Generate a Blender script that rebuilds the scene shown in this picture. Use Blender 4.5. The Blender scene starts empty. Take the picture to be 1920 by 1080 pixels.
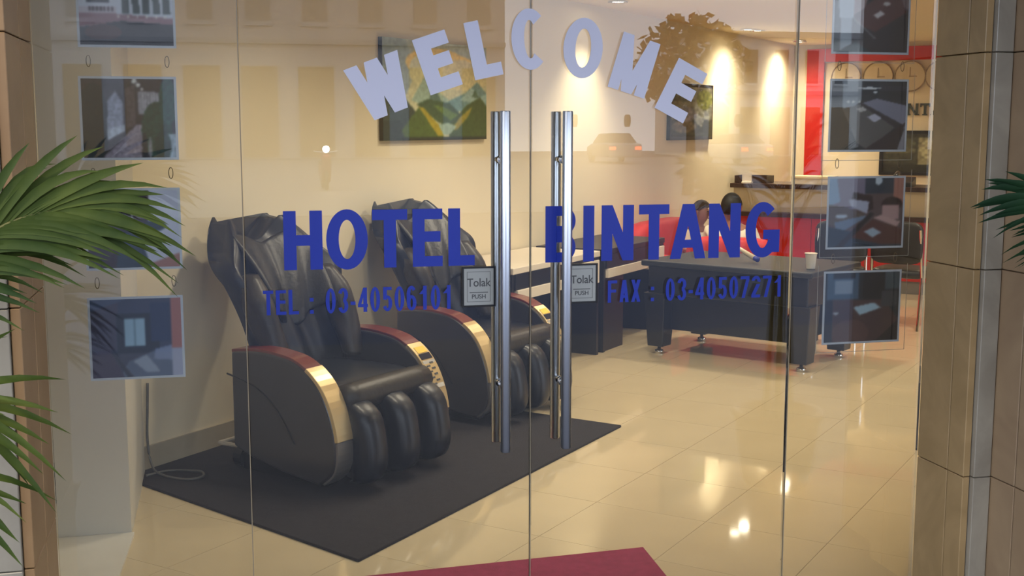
import bpy, bmesh, math, random
import numpy as np
from mathutils import Vector, Matrix
random.seed(7)
PI = math.pi
scene = bpy.context.scene
COL = scene.collection

# ------------------------------------------------------------------ camera
cam_d = bpy.data.cameras.new('camera'); cam = bpy.data.objects.new('camera', cam_d); COL.objects.link(cam)
cam_d.sensor_width = 36.0; cam_d.lens = 2237.0/1920.0*36.0; cam_d.clip_start = 0.05; cam_d.clip_end = 400
YAW = math.radians(76.4); PIT = math.atan(302/2237.0)
fwv = Vector((math.cos(YAW)*math.cos(PIT), math.sin(YAW)*math.cos(PIT), -math.sin(PIT)))
cam.location = (-0.927, -3.583, 1.6); cam.rotation_euler = fwv.to_track_quat('-Z', 'Y').to_euler()
scene.camera = cam
# ------------------------------------------------------------------ world, exposure
w = bpy.data.worlds.new('dusk_sky'); scene.world = w; w.use_nodes = True
w.node_tree.nodes['Background'].inputs[0].default_value = (0.80, 0.87, 1.0, 1)
w.node_tree.nodes['Background'].inputs[1].default_value = 3.2
vs = scene.view_settings
vs.view_transform = 'Standard'; vs.look = 'None'; vs.exposure = 0.0; vs.gamma = 1.0; vs.use_curve_mapping = False
LAMP = (1.0, 0.87, 0.66)
LK = 1.4
scene.cycles.max_bounces = 8; scene.cycles.caustics_reflective = False; scene.cycles.caustics_refractive = False

# ------------------------------------------------------------------ helpers
def lin(c): return tuple((x/12.92 if x <= 0.04045 else ((x+0.055)/1.055)**2.4) for x in c)
def rgb(r, g, b): return lin((r/255, g/255, b/255))
MATS = {}
def mat(name, col, rough=0.5, metal=0.0, noise=0.0, nscale=8.0, bump=0.0, bscale=60.0, spec=0.5, col2=None, emit=None, estr=0.0, coat=0.0, vein=False):
    if name in MATS: return MATS[name]
    m = bpy.data.materials.new(name); m.use_nodes = True; nt = m.node_tree; b = nt.nodes['Principled BSDF']
    b.inputs['Base Color'].default_value = (*col, 1); b.inputs['Roughness'].default_value = rough
    b.inputs['Metallic'].default_value = metal; b.inputs['Specular IOR Level'].default_value = spec
    b.inputs['Coat Weight'].default_value = coat
    tc = nt.nodes.new('ShaderNodeTexCoord')
    if noise > 0 or col2:
        n = nt.nodes.new('ShaderNodeTexNoise'); n.inputs['Scale'].default_value = nscale; n.inputs['Detail'].default_value = 6
        if vein: n.inputs['Distortion'].default_value = 2.5
        nt.links.new(tc.outputs['Object'], n.inputs['Vector'])
        r = nt.nodes.new('ShaderNodeValToRGB'); r.color_ramp.elements[0].position = 0.3; r.color_ramp.elements[1].position = 0.7
        c2 = col2 if col2 else tuple(min(1, c*(1+noise)) for c in col)
        c1 = col if col2 else tuple(c*(1-noise) for c in col)
        r.color_ramp.elements[0].color = (*c1, 1); r.color_ramp.elements[1].color = (*c2, 1)
        nt.links.new(n.outputs['Fac'], r.inputs['Fac']); nt.links.new(r.outputs['Color'], b.inputs['Base Color'])
    if bump > 0:
        n2 = nt.nodes.new('ShaderNodeTexNoise'); n2.inputs['Scale'].default_value = bscale; n2.inputs['Detail'].default_value = 4
        nt.links.new(tc.outputs['Object'], n2.inputs['Vector'])
        bp = nt.nodes.new('ShaderNodeBump'); bp.inputs['Strength'].default_value = bump; bp.inputs['Distance'].default_value = 0.01
        nt.links.new(n2.outputs['Fac'], bp.inputs['Height']); nt.links.new(bp.outputs['Normal'], b.inputs['Normal'])
    if emit:
        b.inputs['Emission Color'].default_value = (*emit, 1); b.inputs['Emission Strength'].default_value = estr
    MATS[name] = m; return m
def glass_mat(name, tint, ior=1.62):
    m = bpy.data.materials.new(name); m.use_nodes = True; nt = m.node_tree
    for n in list(nt.nodes): nt.nodes.remove(n)
    o = nt.nodes.new('ShaderNodeOutputMaterial'); mx = nt.nodes.new('ShaderNodeMixShader')
    tr = nt.nodes.new('ShaderNodeBsdfTransparent'); gl = nt.nodes.new('ShaderNodeBsdfGlossy'); fr = nt.nodes.new('ShaderNodeFresnel')
    tr.inputs['Color'].default_value = (*tint, 1); gl.inputs['Roughness'].default_value = 0.0; fr.inputs['IOR'].default_value = ior
    nt.links.new(fr.outputs[0], mx.inputs[0]); nt.links.new(tr.outputs[0], mx.inputs[1]); nt.links.new(gl.outputs[0], mx.inputs[2])
    nt.links.new(mx.outputs[0], o.inputs['Surface']); MATS[name] = m; return m
def vcol_mat(name, rough=0.4):
    if name in MATS: return MATS[name]
    m = bpy.data.materials.new(name); m.use_nodes = True; nt = m.node_tree; b = nt.nodes['Principled BSDF']
    a = nt.nodes.new('ShaderNodeVertexColor'); a.layer_name = 'paint'; nt.links.new(a.outputs['Color'], b.inputs['Base Color'])
    b.inputs['Roughness'].default_value = rough; MATS[name] = m; return m

class MB:
    def __init__(s): s.v = []; s.f = []
    def add(s, vs, fs):
        n = len(s.v); s.v += [tuple(v) for v in vs]; s.f += [tuple(i+n for i in f) for f in fs]; return s
    def box(s, x0, x1, y0, y1, z0, z1):
        return s.add([(x0,y0,z0),(x1,y0,z0),(x1,y1,z0),(x0,y1,z0),(x0,y0,z1),(x1,y0,z1),(x1,y1,z1),(x0,y1,z1)],
                     [(0,3,2,1),(4,5,6,7),(0,1,5,4),(1,2,6,5),(2,3,7,6),(3,0,4,7)])
    def prism(s, poly, a, b, axis='z'):
        n = len(poly)
        def P(p, t): return {'z': (p[0],p[1],t), 'y': (p[0],t,p[1]), 'x': (t,p[0],p[1])}[axis]
        vs_ = [P(p,a) for p in poly]+[P(p,b) for p in poly]
        return s.add(vs_, [tuple(range(n-1,-1,-1)), tuple(range(n,2*n))]+[(i,(i+1)%n,n+(i+1)%n,n+i) for i in range(n)])
    def loft(s, rings, cap=True, close=False):
        n = len(rings[0]); vs_ = [p for r in rings for p in r]; fs = []
        m = len(rings)
        for k in range(m if close else m-1):
            a = k*n; b = ((k+1)%m)*n
            for i in range(n): fs.append((a+i, a+(i+1)%n, b+(i+1)%n, b+i))
        if cap and not close: fs.append(tuple(range(n-1,-1,-1))); fs.append(tuple(range((m-1)*n, m*n)))
        return s.add(vs_, fs)
    def tube(s, pts, r, n=8, sx=1.0):
        pts = [Vector(p) for p in pts]; rings = []
        up = Vector((0,0,1))
        for i, p in enumerate(pts):
            d = (pts[min(i+1,len(pts)-1)]-pts[max(i-1,0)]).normalized()
            u = up if abs(d.dot(up)) < 0.95 else Vector((0,1,0))
            a = d.cross(u).normalized(); b = a.cross(d).normalized()
            rr = r[i] if isinstance(r, (list, tuple)) else r
            rings.append([p+a*(rr*sx*math.cos(2*PI*k/n))+b*(rr*math.sin(2*PI*k/n)) for k in range(n)])
        return s.loft(rings)
    def lathe(s, prof, n=24, c=(0,0,0)):
        return s.loft([[(c[0]+r*math.cos(2*PI*k/n), c[1]+r*math.sin(2*PI*k/n), c[2]+z) for k in range(n)] for r, z in prof])
    def sheet(s, grid):
        h = len(grid); wd_ = len(grid[0])
        return s.add([p for r in grid for p in r], [(j*wd_+i, j*wd_+i+1, (j+1)*wd_+i+1, (j+1)*wd_+i) for j in range(h-1) for i in range(wd_-1)])
    def mesh(s, name, m, smooth=False):
        me = bpy.data.meshes.new(name); me.from_pydata([tuple(v) for v in s.v], [], s.f)
        bm = bmesh.new(); bm.from_mesh(me); bmesh.ops.recalc_face_normals(bm, faces=bm.faces); bm.to_mesh(me); bm.free()
        if m: me.materials.append(m)
        if smooth: me.polygons.foreach_set('use_smooth', [True]*len(me.polygons))
        me.update(); return me
    def obj(s, name, m, parent=None, smooth=False, bevel=0.0, subsurf=0, solid=0.0, seg=2):
        o = bpy.data.objects.new(name, s.mesh(name, m, smooth)); COL.objects.link(o)
        if parent: o.parent = parent
        if solid: md = o.modifiers.new('Solidify', 'SOLIDIFY'); md.thickness = solid; md.offset = 0
        if bevel: md = o.modifiers.new('Bevel', 'BEVEL'); md.width = bevel; md.segments = seg; md.limit_method = 'ANGLE'; md.angle_limit = 0.6
        if subsurf: md = o.modifiers.new('Subdivision', 'SUBSURF'); md.levels = subsurf; md.render_levels = subsurf
        return o
def tag(o, label, cat=None, group=None, kind=None):
    o['label'] = label
    if cat: o['category'] = cat
    if group: o['group'] = group
    if kind: o['kind'] = kind
    return o
def thing(name, label, cat, loc=(0,0,0), rz=0.0, group=None):
    o = bpy.data.objects.new(name, None); COL.objects.link(o); o.location = loc; o.rotation_euler = (0,0,rz)
    o.empty_display_size = 0.1
    return tag(o, label, cat, group)
def struct(o): o['kind'] = 'structure'; return o
def copy_tree(o, parent=None):
    c = o.copy(); COL.objects.link(c); c.parent = parent
    for ch in list(o.children): copy_tree(ch, c)
    return c
def rbox(x0, x1, y0, y1, z0, z1, e=4.0, nu=20, nv=10):
    """soft cushion: superellipsoid"""
    cx, cy, cz = (x0+x1)/2, (y0+y1)/2, (z0+z1)/2; rx, ry, rz_ = (x1-x0)/2, (y1-y0)/2, (z1-z0)/2
    sp = lambda c: math.copysign(abs(c)**(2/e), c); rings = []
    for j in range(nv+1):
        ph = -PI/2+PI*j/nv; ph = max(-PI/2+0.02, min(PI/2-0.02, ph))
        rings.append([(cx+rx*sp(math.cos(ph))*sp(math.cos(2*PI*i/nu)), cy+ry*sp(math.cos(ph))*sp(math.sin(2*PI*i/nu)), cz+rz_*sp(math.sin(ph))) for i in range(nu)])
    return MB().loft(rings)

# wall frame: s along the long left wall, off = distance in front of it
VA = math.radians(46.6); WD = Vector((math.cos(VA), math.sin(VA), 0)); WN = Vector((-math.sin(VA), math.cos(VA), 0)); A0 = Vector((-1.395, 2.016, 0))
def W(s, off, z=0.0): return A0+WD*s-WN*off+Vector((0,0,z))

# ------------------------------------------------------------------ materials
M_wall = mat('cream_wall_paint', rgb(230,217,186), 0.75, noise=0.03, nscale=1.5, bump=0.03, bscale=180)
M_white = mat('white_wall_paint', rgb(206,202,190), 0.7, noise=0.02, nscale=2)
M_ceil = mat('ceiling_paint', rgb(226,210,176), 0.8)
M_skirt = mat('beige_skirting_tile', rgb(176,164,140), 0.35, noise=0.06, nscale=9)
M_tile = mat('polished_cream_tile', rgb(204,188,156), 0.05, noise=0.03, nscale=3, spec=0.65)
M_grout = mat('tile_grout', rgb(178,162,132), 0.6)
M_stone = mat('tan_stone_cladding', rgb(164,136,94), 0.4, col2=rgb(182,152,108), nscale=3.0, vein=True, bump=0.02, bscale=40)
M_stone2 = mat('grey_marble_cladding', rgb(146,138,124), 0.3, col2=rgb(172,164,148), nscale=2.6, vein=True)
M_stone3 = mat('brown_stone_cladding', rgb(152,126,98), 0.4, col2=rgb(170,144,112), nscale=2.2, vein=True)
M_wood = mat('tan_jamb_timber', rgb(150,116,78), 0.45, col2=rgb(170,136,96), nscale=3.5)
M_joint = mat('dark_joint', rgb(112,96,76), 0.8)
M_glass = glass_mat('clear_pane', (0.975, 0.985, 0.98))
M_seal = mat('clear_silicone_seal', rgb(140,128,108), 0.3)
M_steel = mat('brushed_steel', rgb(206,212,222), 0.28, 1.0)
M_chrome = mat('chrome', rgb(225,225,225), 0.06, 1.0)
M_lav = mat('pale_lavender_vinyl', rgb(206,208,228), 0.5)
M_blue = mat('blue_vinyl', rgb(8,42,158), 0.45)
M_paper = mat('white_print_paper', rgb(226,228,230), 0.5)
M_black = mat('black_lacquer', rgb(12,13,18), 0.35, noise=0.1)
M_leather = mat('navy_black_leather', rgb(15,20,31), 0.36, noise=0.12, nscale=5, bump=0.04, bscale=60)  # navy leather, with the bluish reflection on it added to the tint
M_leather2 = mat('charcoal_leather', rgb(22,23,26), 0.4, noise=0.15, nscale=5, bump=0.15, bscale=70)
M_olive = mat('dark_olive_leather', rgb(36,31,24), 0.42, noise=0.2, nscale=4, bump=0.15, bscale=50)
M_panel = mat('grey_arm_plastic', rgb(50,48,51), 0.3, noise=0.05, coat=0.3)
M_champ = mat('champagne_trim', rgb(212,188,140), 0.3, 0.55)
M_burg = mat('burgundy_lacquer', rgb(104,34,30), 0.3, coat=0.5)
M_red = mat('red_fabric', rgb(196,44,40), 0.7, noise=0.08, nscale=10)
M_redp = mat('red_lacquer', rgb(190,26,24), 0.35)
M_mat = mat('charcoal_carpet', rgb(34,31,36), 0.95, noise=0.12, nscale=30, bump=0.4, bscale=300)
M_carpet = mat('maroon_carpet', rgb(146,44,76), 0.95, noise=0.1, nscale=30, bump=0.4, bscale=300)
M_dk = mat('dark_laminate', rgb(22,22,30), 0.4)
M_wt = mat('white_laminate', rgb(222,212,196), 0.4)
M_greyp = mat('grey_plinth', rgb(120,116,110), 0.4)
M_brownp = mat('dark_brown_laminate', rgb(52,30,24), 0.3)
M_leaf = mat('palm_leaf', rgb(34,56,16), 0.6, col2=rgb(84,96,36), nscale=6, spec=0.2)
M_leaf2 = mat('palm_leaf_dark', rgb(16,42,22), 0.6, col2=rgb(34,64,34), nscale=6, spec=0.2)
M_stem = mat('palm_stem', rgb(120,116,60), 0.5, noise=0.1)
M_pot = mat('brown_glazed_pot', rgb(92,52,34), 0.3, noise=0.15)
M_soil = mat('potting_soil', rgb(46,34,26), 0.95, bump=0.5)
M_lampface = mat('downlight_face', (1,1,1), 0.5, emit=(1,0.86,0.62), estr=30)
M_skin = mat('skin', rgb(146,98,74), 0.55)
M_hair = mat('dark_hair', rgb(20,18,20), 0.6)
M_shirt = mat('cream_shirt', rgb(228,220,200), 0.8)
M_pants = mat('dark_trousers', rgb(30,32,40), 0.8)
M_pic = vcol_mat('printed_picture', 0.35); M_canvas = vcol_mat('painted_canvas', 0.6)

# ------------------------------------------------------------------ room shell
floor = struct(MB().prism([(-2.2,0.0),(9.0,0.0),(9.0,10.5),(5.0,10.2),(-2.2,2.6)], -0.06, -0.004).obj('floor', M_grout))
tag(floor, 'polished cream tile floor of the lobby')
TS = 0.5; tm = None; phi = math.radians(45.5)
du = Vector((math.cos(phi), math.sin(phi), 0)); dv = Vector((-math.sin(phi), math.cos(phi), 0)); org = Vector((0.6, 0.449, 0))
tb = MB().box(-TS/2+0.0009, TS/2-0.0009, -TS/2+0.0009, TS/2-0.0009, -0.02, 0.0).mesh('tile', M_tile)
camp = Vector((-0.927,-3.583,0)); fh = Vector((math.cos(YAW), math.sin(YAW), 0)); rh = Vector((math.sin(YAW), -math.cos(YAW), 0))
def clip_poly(poly, f):
    out = []
    for i in range(len(poly)):
        a, b = poly[i], poly[(i+1) % len(poly)]; fa, fb = f(a), f(b)
        if fa >= 0: out.append(a)
        if (fa >= 0) != (fb >= 0): out.append(a.lerp(b, fa/(fa-fb)))
    return out
for i in range(-12, 34):
    for j in range(-22, 18):
        c = org+du*((i+0.5)*TS)+dv*((j+0.5)*TS)
        if c.y < -0.30 or c.x > 8.6 or c.x < -1.8: continue
        if (c-A0).dot(WN) > 0.24: continue
        d = (c-camp).dot(fh); l = (c-camp).dot(rh)
        if d > 13.2 or l > 0.46*d+0.6 or l < -0.46*d-0.6: continue
        k = TS/2-0.0009; quad = [c+du*(a*k)+dv*(b*k) for a, b in ((-1,-1),(1,-1),(1,1),(-1,1))]
        cut = clip_poly(clip_poly(quad, lambda p: p.y-0.035), lambda p: -(p-A0).dot(WN)-0.001)
        if len(cut) < 3: continue
        if len(cut) == 4 and all((p-q).length < 1e-6 for p, q in zip(cut, quad)): me = tb
        else:
            me = MB().prism([((p-c).dot(du), (p-c).dot(dv)) for p in cut], -0.02, 0.0).mesh('tile', M_tile)
        o = bpy.data.objects.new('tile', me); COL.objects.link(o); o.parent = floor
        o.location = c; o.rotation_euler = (0,0,phi)
struct(MB().prism([(-2.2,-0.02),(9.0,-0.02),(9.0,10.6),(5.0,10.4),(-2.2,2.9)], 2.54, 2.66).obj('ceiling', M_ceil))
tag(bpy.data.objects['ceiling'], 'flat cream lobby ceiling with recessed downlights')
def wallseg(name, s0, s1, o0, o1, z0, z1, m, label):
    p = [W(s0,o0), W(s1,o0), W(s1,o1), W(s0,o1)]
    o = struct(MB().prism([(q.x,q.y) for q in p], z0, z1).obj(name, m)); tag(o, label); return o
wallseg('wall_left', -0.6, 10.4, -0.15, 0.0, 0.0, 2.56, M_wall, 'long cream side wall behind the massage chairs')
wallseg('baseboard_left', -0.05, 10.2, 0.0, 0.012, 0.0, 0.12, M_skirt, 'beige tile skirting along the side wall')
SF = 10.2
def F(t, z=0.0, off=0.0): return W(SF-off, t, z)      # far wall: t metres out from the left wall
p = [W(SF,-0.1), W(SF,5.2), W(SF+0.15,5.2), W(SF+0.15,-0.1)]
tag(struct(MB().prism([(q.x,q.y) for q in p], 0, 2.56).obj('wall_back', M_wall)), 'cream reception wall with a red surround')
tag(struct(MB().box(8.9, 9.05, 0.0, 7.2, 0, 2.56).obj('wall_right', M_wall)), 'plain cream wall on the right of the lobby')
tag(struct(MB().box(-2.6,-1.32,1.192,2.06,0,2.56).obj('wall_pier', M_white)), 'white painted pier standing behind the left pane')
tag(struct(MB().box(-2.6,-1.75,0.0,1.192,0,2.56).obj('wall_return', M_white)), 'white return wall between pier and shopfront')
tag(struct(MB().prism([(-1.74,0.03),(-1.36,0.03),(-1.31,1.16),(-1.31,1.19),(-1.74,1.19)], 0.0, 0.012).obj('trim_1', mat('pale_marble_sill', rgb(214,212,204), 0.25, noise=0.04))), 'pale marble sill on the floor in front of the pier')

# red surround on the far wall
def far_box(name, t0, t1, z0, z1, m, d=0.03, parent=None):
    p = [F(t0), F(t1), F(t1,0,d), F(t0,0,d)]
    return MB().prism([(q.x,q.y) for q in p], z0, z1).obj(name, m, parent)
sur = thing('reception_surround', 'glossy red painted surround framing the reception wall', 'surround', F(1.0))
def far_child(name, t0, t1, z0, z1, m, d, par):
    base = Vector(par.location); p = [F(t0)-base, F(t1)-base, F(t1,0,d)-base, F(t0,0,d)-base]
    return MB().prism([(q.x,q.y) for q in p], z0-base.z, z1-base.z).obj(name, m, par)
far_child('post', 0.17, 0.37, 0.0, 2.34, M_redp, 0.05, sur)
far_child('beam', 0.17, 4.2, 2.34, 2.49, M_redp, 0.05, sur)

# ------------------------------------------------------------------ shopfront glass
def pane(name, x0, x1, label):
    o = struct(MB().box(x0, x1, -0.006, 0.006, 0.012, 2.5).obj(name, M_glass)); tag(o, label)
    return o
win1 = pane('window_1', -1.428, -0.8735, 'fixed clear pane at the left carrying four photographs')
door1 = pane('door_1', -0.8685, -0.0025, 'left frameless glass door leaf with steel pull handles')
door2 = pane('door_2', 0.0025, 0.8825, 'right frameless glass door leaf with steel pull handles')
win2 = pane('window_2', 0.8875, 1.383, 'fixed clear pane at the right carrying four photographs')
MB().box(-0.8735,-0.8705,-0.0065,0.0065,0.012,2.5).obj('edge_seal', M_seal, win1)
MB().box(-0.0030,-0.0004,-0.0065,0.0065,0.012,2.5).obj('edge_seal', M_seal, door1)
MB().box(0.8845,0.8875,-0.0065,0.0065,0.012,2.5).obj('edge_seal', M_seal, win2)
def handle(x, parent):
    for y in (-0.065, 0.065):
        b = MB().tube([(x,y,0.597),(x,y,0.6),(x,y,1.645),(x,y,1.648)], [0.0145,0.016,0.016,0.0145], 20)
        h = b.obj('pull_handle', M_steel, parent, smooth=True)
        h.modifiers.new('Edge', 'EDGE_SPLIT').split_angle = 0.7
        for z in (0.80, 1.50):
            s_ = MB().tube([(x, y*0.1, z), (x, y*0.82, z)], 0.009, 10).tube([(x,y*0.1,z),(x,y*0.2,z)], 0.013, 12)
            s_.obj('standoff', M_chrome, h)
handle(-0.0965, door1); handle(0.0985, door2)
# patch fittings and threshold
tag(struct(MB().box(-1.43,1.385,-0.03,0.03,0.0,0.011).obj('trim_2', mat('steel_threshold', rgb(150,150,150), 0.3, 1.0))), 'steel threshold strip under the glass doors')
tag(struct(MB().box(-1.43,1.385,-0.04,0.04,2.5,2.58).obj('trim_3', M_steel)), 'steel head rail above the glass doors')

# ------------------------------------------------------------------ stone jambs
def slabs(parent, x0, x1, y0, y1, m, zs=(0.0,0.47,1.15,1.83,2.51), g=0.003):
    for a, b in zip(zs[:-1], zs[1:]):
        MB().box(x0, x1, y0, y1, a+g/2, b-g/2).obj('slab', m, parent, bevel=0.002, seg=1)
wl = struct(MB().box(-3.6,-1.46,-0.40,0.0,0,3.4).obj('wall_front_left', M_joint)); tag(wl, 'stone and timber clad jamb left of the glass doors')
slabs(wl, -1.455,-1.43,-0.197,-0.004, M_wood); slabs(wl, -1.455,-1.43,-0.42,-0.204, M_wood)
slabs(wl, -1.75,-1.457,-0.435,-0.40, M_stone2); slabs(wl, -2.45,-1.754,-0.435,-0.40, M_stone2); slabs(wl, -3.2,-2.454,-0.435,-0.40, M_stone2)
wr = struct(MB().box(1.41,4.2,-0.26,0.0,0,3.4).obj('wall_front_right', M_joint)); tag(wr, 'tan and grey stone clad jamb right of the glass doors')
slabs(wr, 1.385,1.41,-0.178,-0.004, M_stone); slabs(wr, 1.385,1.41,-0.268,-0.182, M_stone)
slabs(wr, 1.413,1.475,-0.285,-0.26, M_stone2)
wr2 = struct(MB().box(1.50,4.2,-0.62,-0.262,0,3.4).obj('wall_front_pier', M_joint)); tag(wr2, 'brown stone clad pier at the right edge of the shopfront')
slabs(wr2, 1.478,1.50,-0.40,-0.262, M_stone3); slabs(wr2, 1.478,1.50,-0.645,-0.404, M_stone3); slabs(wr2, 1.504,2.2,-0.645,-0.62, M_stone3)
tag(struct(MB().box(-3.6,4.2,-0.25,0.0,2.58,7.0).obj('wall_front_top', M_stone)), 'plain stone facade above the glass doors')

# ------------------------------------------------------------------ lettering
def arc(cx, cy, rx, ry, a0, a1, t, n=20, ty=None):
    ty = ty or t; q = []
    for k in range(n):
        a = math.radians(a0+(a1-a0)*k/n); b = math.radians(a0+(a1-a0)*(k+1)/n)
        q.append([(cx+rx*math.cos(a), cy+ry*math.sin(a)), (cx+rx*math.cos(b), cy+ry*math.sin(b)), (cx+(rx-t)*math.cos(b), cy+(ry-ty)*math.sin(b)), (cx+(rx-t)*math.cos(a), cy+(ry-ty)*math.sin(a))])
    return q
def R(x0, y0, x1, y1): return [(x0,y0),(x1,y0),(x1,y1),(x0,y1)]
def D(xa, ya, xb, yb, t): return [(xa,ya),(xa+t,ya),(xb+t,yb),(xb,yb)]
def glyph(c, w, h, t):
    u = t*0.86
    if c == 'H': return [R(0,0,t,h), R(w-t,0,w,h), R(t,h*0.5-u/2,w-t,h*0.5+u/2)]
    if c == 'O': return arc(w/2,h/2,w/2,h/2*1.03,0,360,t,40,u)
    if c == '0': return arc(w/2,h/2,w/2,h/2*1.03,0,360,t,28,u)
    if c == 'T': return [R(0,h-u,w,h), R(w/2-t/2,0,w/2+t/2,h-u)]
    if c == 'E': return [R(0,0,t,h), R(t,h-u,w,h), R(t,h*0.52-u/2,w*0.93,h*0.52+u/2), R(t,0,w,u)]
    if c == 'F': return [R(0,0,t,h), R(t,h-u,w,h), R(t,h*0.52-u/2,w*0.9,h*0.52+u/2)]
    if c == 'L': return [R(0,0,t,h), R(t,0,w,u)]
    if c == 'I': return [R(0,0,t,h)]
    if c == 'N': return [R(0,0,t,h), R(w-t,0,w,h), D(0,h,w-t,0,t)]
    if c == 'A': return [D(0,0,w/2-t*0.55,h,t), D(w-t,0,w/2-t*0.45,h,t), R(w*0.24,h*0.2,w*0.76,h*0.2+u*0.85)]
    if c == 'M': return [R(0,0,t,h), R(w-t,0,w,h), D(0,h,w/2-t*0.5,0,t), D(w-t,h,w/2-t*0.5,0,t)]
    if c == 'W':
        k = t*0.92; a = (w-k)/4
        return [D(0,h,a,0,k), D(2*a,h,a,0,k), D(2*a,h,3*a,0,k), D(4*a,h,3*a,0,k)]
    if c == 'X': return [D(0,0,w-t,h,t), D(w-t,0,0,h,t)]
    if c == 'C': return arc(w/2,h/2,w/2,h/2*1.03,48,312,t,30,u)
    if c == 'G': return arc(w/2,h/2,w/2,h/2*1.03,48,330,t,30,u)+[R(w-t*0.9,h*0.08,w,h*0.5), R(w*0.52,h*0.5-u,w,h*0.5)]
    if c == 'B':
        r = h*0.265; q = [R(0,0,t,h)]
        for cy in (h-r, r): q += arc(w-r*0.95,cy,r*0.95,r,-90,90,t,14,u)+[R(t,cy+r-u,w-r*0.95,cy+r), R(t,cy-r,w-r*0.95,cy-r+u)]
        return q
    if c == ':': return [R(0,0,t,t), R(0,h*0.5,t,h*0.5+t)]
    if c == '-': return [R(0,h*0.3,w,h*0.3+u*1.1)]
    if c == '1': return [R(w*0.45,0,w*0.45+t,h), D(w*0.05,h*0.66,w*0.45,h*0.86,t*0.9)]
    if c == '2': return arc(w/2,h-w*0.5,w/2,w*0.5,-20,180,t,16,u)+[D(0,u,w-t*1.25,h*0.62,t*1.2), R(0,0,w,u)]
    if c == '3': return arc(w/2,h*0.735,w/2,h*0.275,-90,165,t,16,u)+arc(w/2,h*0.275,w/2,h*0.29,-165,90,t,16,u)
    if c == '4': return [R(w*0.55,0,w*0.55+t,h), R(0,h*0.2,w,h*0.2+u), D(0,h*0.3,w*0.55,h,t*0.85)]
    if c == '5': return arc(w/2,h*0.32,w/2,h*0.33,-155,140,t,18,u)+[R(w*0.08,h*0.48,w*0.08+t,h), R(w*0.08,h-u,w*0.95,h)]
    if c == '6': return arc(w/2,h*0.31,w/2,h*0.32,0,360,t,22,u)+arc(w/2,h*0.66,w/2,h*0.36,35,180,t,14,u)+[R(0,h*0.31,t,h*0.66)]
    if c == '7': return [R(0,h-u,w,h), D(w*0.16,0,w-t,h-u,t)]
    return []
GY = -0.0068
def letter(parent, c, w, h, t, cx, cz, ang, m, y=GY, th=0.0006):
    """one cut-out letter, centre (cx,cz) relative to the lettering's origin"""
    b = MB(); ca, sa = math.cos(ang), math.sin(ang)
    for n_, q in enumerate(glyph(c, w, h, t)):
        pts = [(cx+(x-w/2)*ca-(z-h/2)*sa, cz+(x-w/2)*sa+(z-h/2)*ca) for x, z in q]
        if sum(p[0]*r_[1]-r_[0]*p[1] for p, r_ in zip(pts, pts[1:]+pts[:1])) < 0: pts.reverse()
        b.prism(pts, -th-0.00003*n_, 0.0, 'y')
        if c == ':': b.obj('dot', m, parent); b = MB()
    return b.obj('letter', m, parent) if c != ':' else None
t_ = thing('welcome_lettering', 'arched pale lavender WELCOME lettering across the glass doors', 'lettering', (0.0, GY, 1.75))
for c, cx, cz, ang, w_, h_, st in [('W',-0.462,1.717,21,0.172,0.168,0.046),('E',-0.291,1.791,19,0.104,0.17,0.047),('L',-0.150,1.833,12,0.090,0.172,0.045),
        ('C',-0.006,1.864,3,0.116,0.178,0.04),('O',0.163,1.840,-4,0.126,0.178,0.038),('M',0.329,1.790,-17,0.126,0.176,0.036),('E',0.486,1.713,-27,0.108,0.174,0.043)]:
    letter(t_, c, w_, h_, st, cx, cz-1.75, math.radians(ang), M_lav)
def line(name, label, items, z0, h, st, m):
    x_mid = (items[0][1]+items[-1][2])/2
    t = thing(name, label, 'lettering', (x_mid, GY, z0))
    for c, x0, x1 in items: letter(t, c, x1-x0, h, st, (x0+x1)/2-x_mid, h/2, 0, m)
line('hotel_lettering', 'large blue HOTEL lettering on the left glass door', [('H',-0.757,-0.643),('O',-0.632,-0.508),('T',-0.494,-0.388),('E',-0.372,-0.280),('L',-0.262,-0.180)], 1.178, 0.176, 0.037, M_blue)
line('bintang_lettering', 'large blue BINTANG lettering on the right glass door', [('B',0.045,0.143),('I',0.168,0.202),('N',0.228,0.335),('T',0.352,0.454),('A',0.458,0.580),('N',0.590,0.700),('G',0.718,0.838)], 1.180, 0.176, 0.036, M_blue)
def spread(txt, x0, x1, wn, wc):
    tot = sum(wc if c in ':-' else (wn*0.6 if c == ' ' else wn) for c in txt); gap = (x1-x0-tot)/(len(txt)-1); x = x0; out = []
    for c in txt:
        k = wc if c in ':-' else (wn*0.6 if c == ' ' else wn)
        if c != ' ': out.append((c, x, x+k))
        x += k+gap
    return out
line('telephone_lettering', 'small blue TEL telephone number on the left glass door', spread('TEL : 03-40506101', -0.821, -0.251, 0.030, 0.015), 1.045, 0.074, 0.0112, M_blue)
line('fax_lettering', 'small blue FAX number on the right glass door', spread('FAX : 03-40507271', 0.251, 0.854, 0.031, 0.015), 1.046, 0.071, 0.0112, M_blue)
def text_mesh(name, s, size, m, parent, loc, rot, ext=0.0006, align='CENTER', off=0.0, sx=1.0):
    cu = bpy.data.curves.new(name, 'FONT'); cu.body = s; cu.size = size; cu.align_x = align; cu.align_y = 'CENTER'; cu.extrude = ext; cu.offset = off
    tmp = bpy.data.objects.new('tmp_text', cu); COL.objects.link(tmp)
    dg = bpy.context.evaluated_depsgraph_get(); me = bpy.data.meshes.new_from_object(tmp.evaluated_get(dg)); me.name = name
    bpy.data.objects.remove(tmp); me.materials.clear(); me.materials.append(m)
    o = bpy.data.objects.new(name, me); COL.objects.link(o); o.parent = parent; o.location = loc; o.rotation_euler = rot; o.scale = (sx,1,1); return o
M_sign = mat('silver_sign_plate', rgb(164,166,162), 0.35, 0.3); M_ink = mat('dark_grey_ink', rgb(70,72,74), 0.5)
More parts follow.
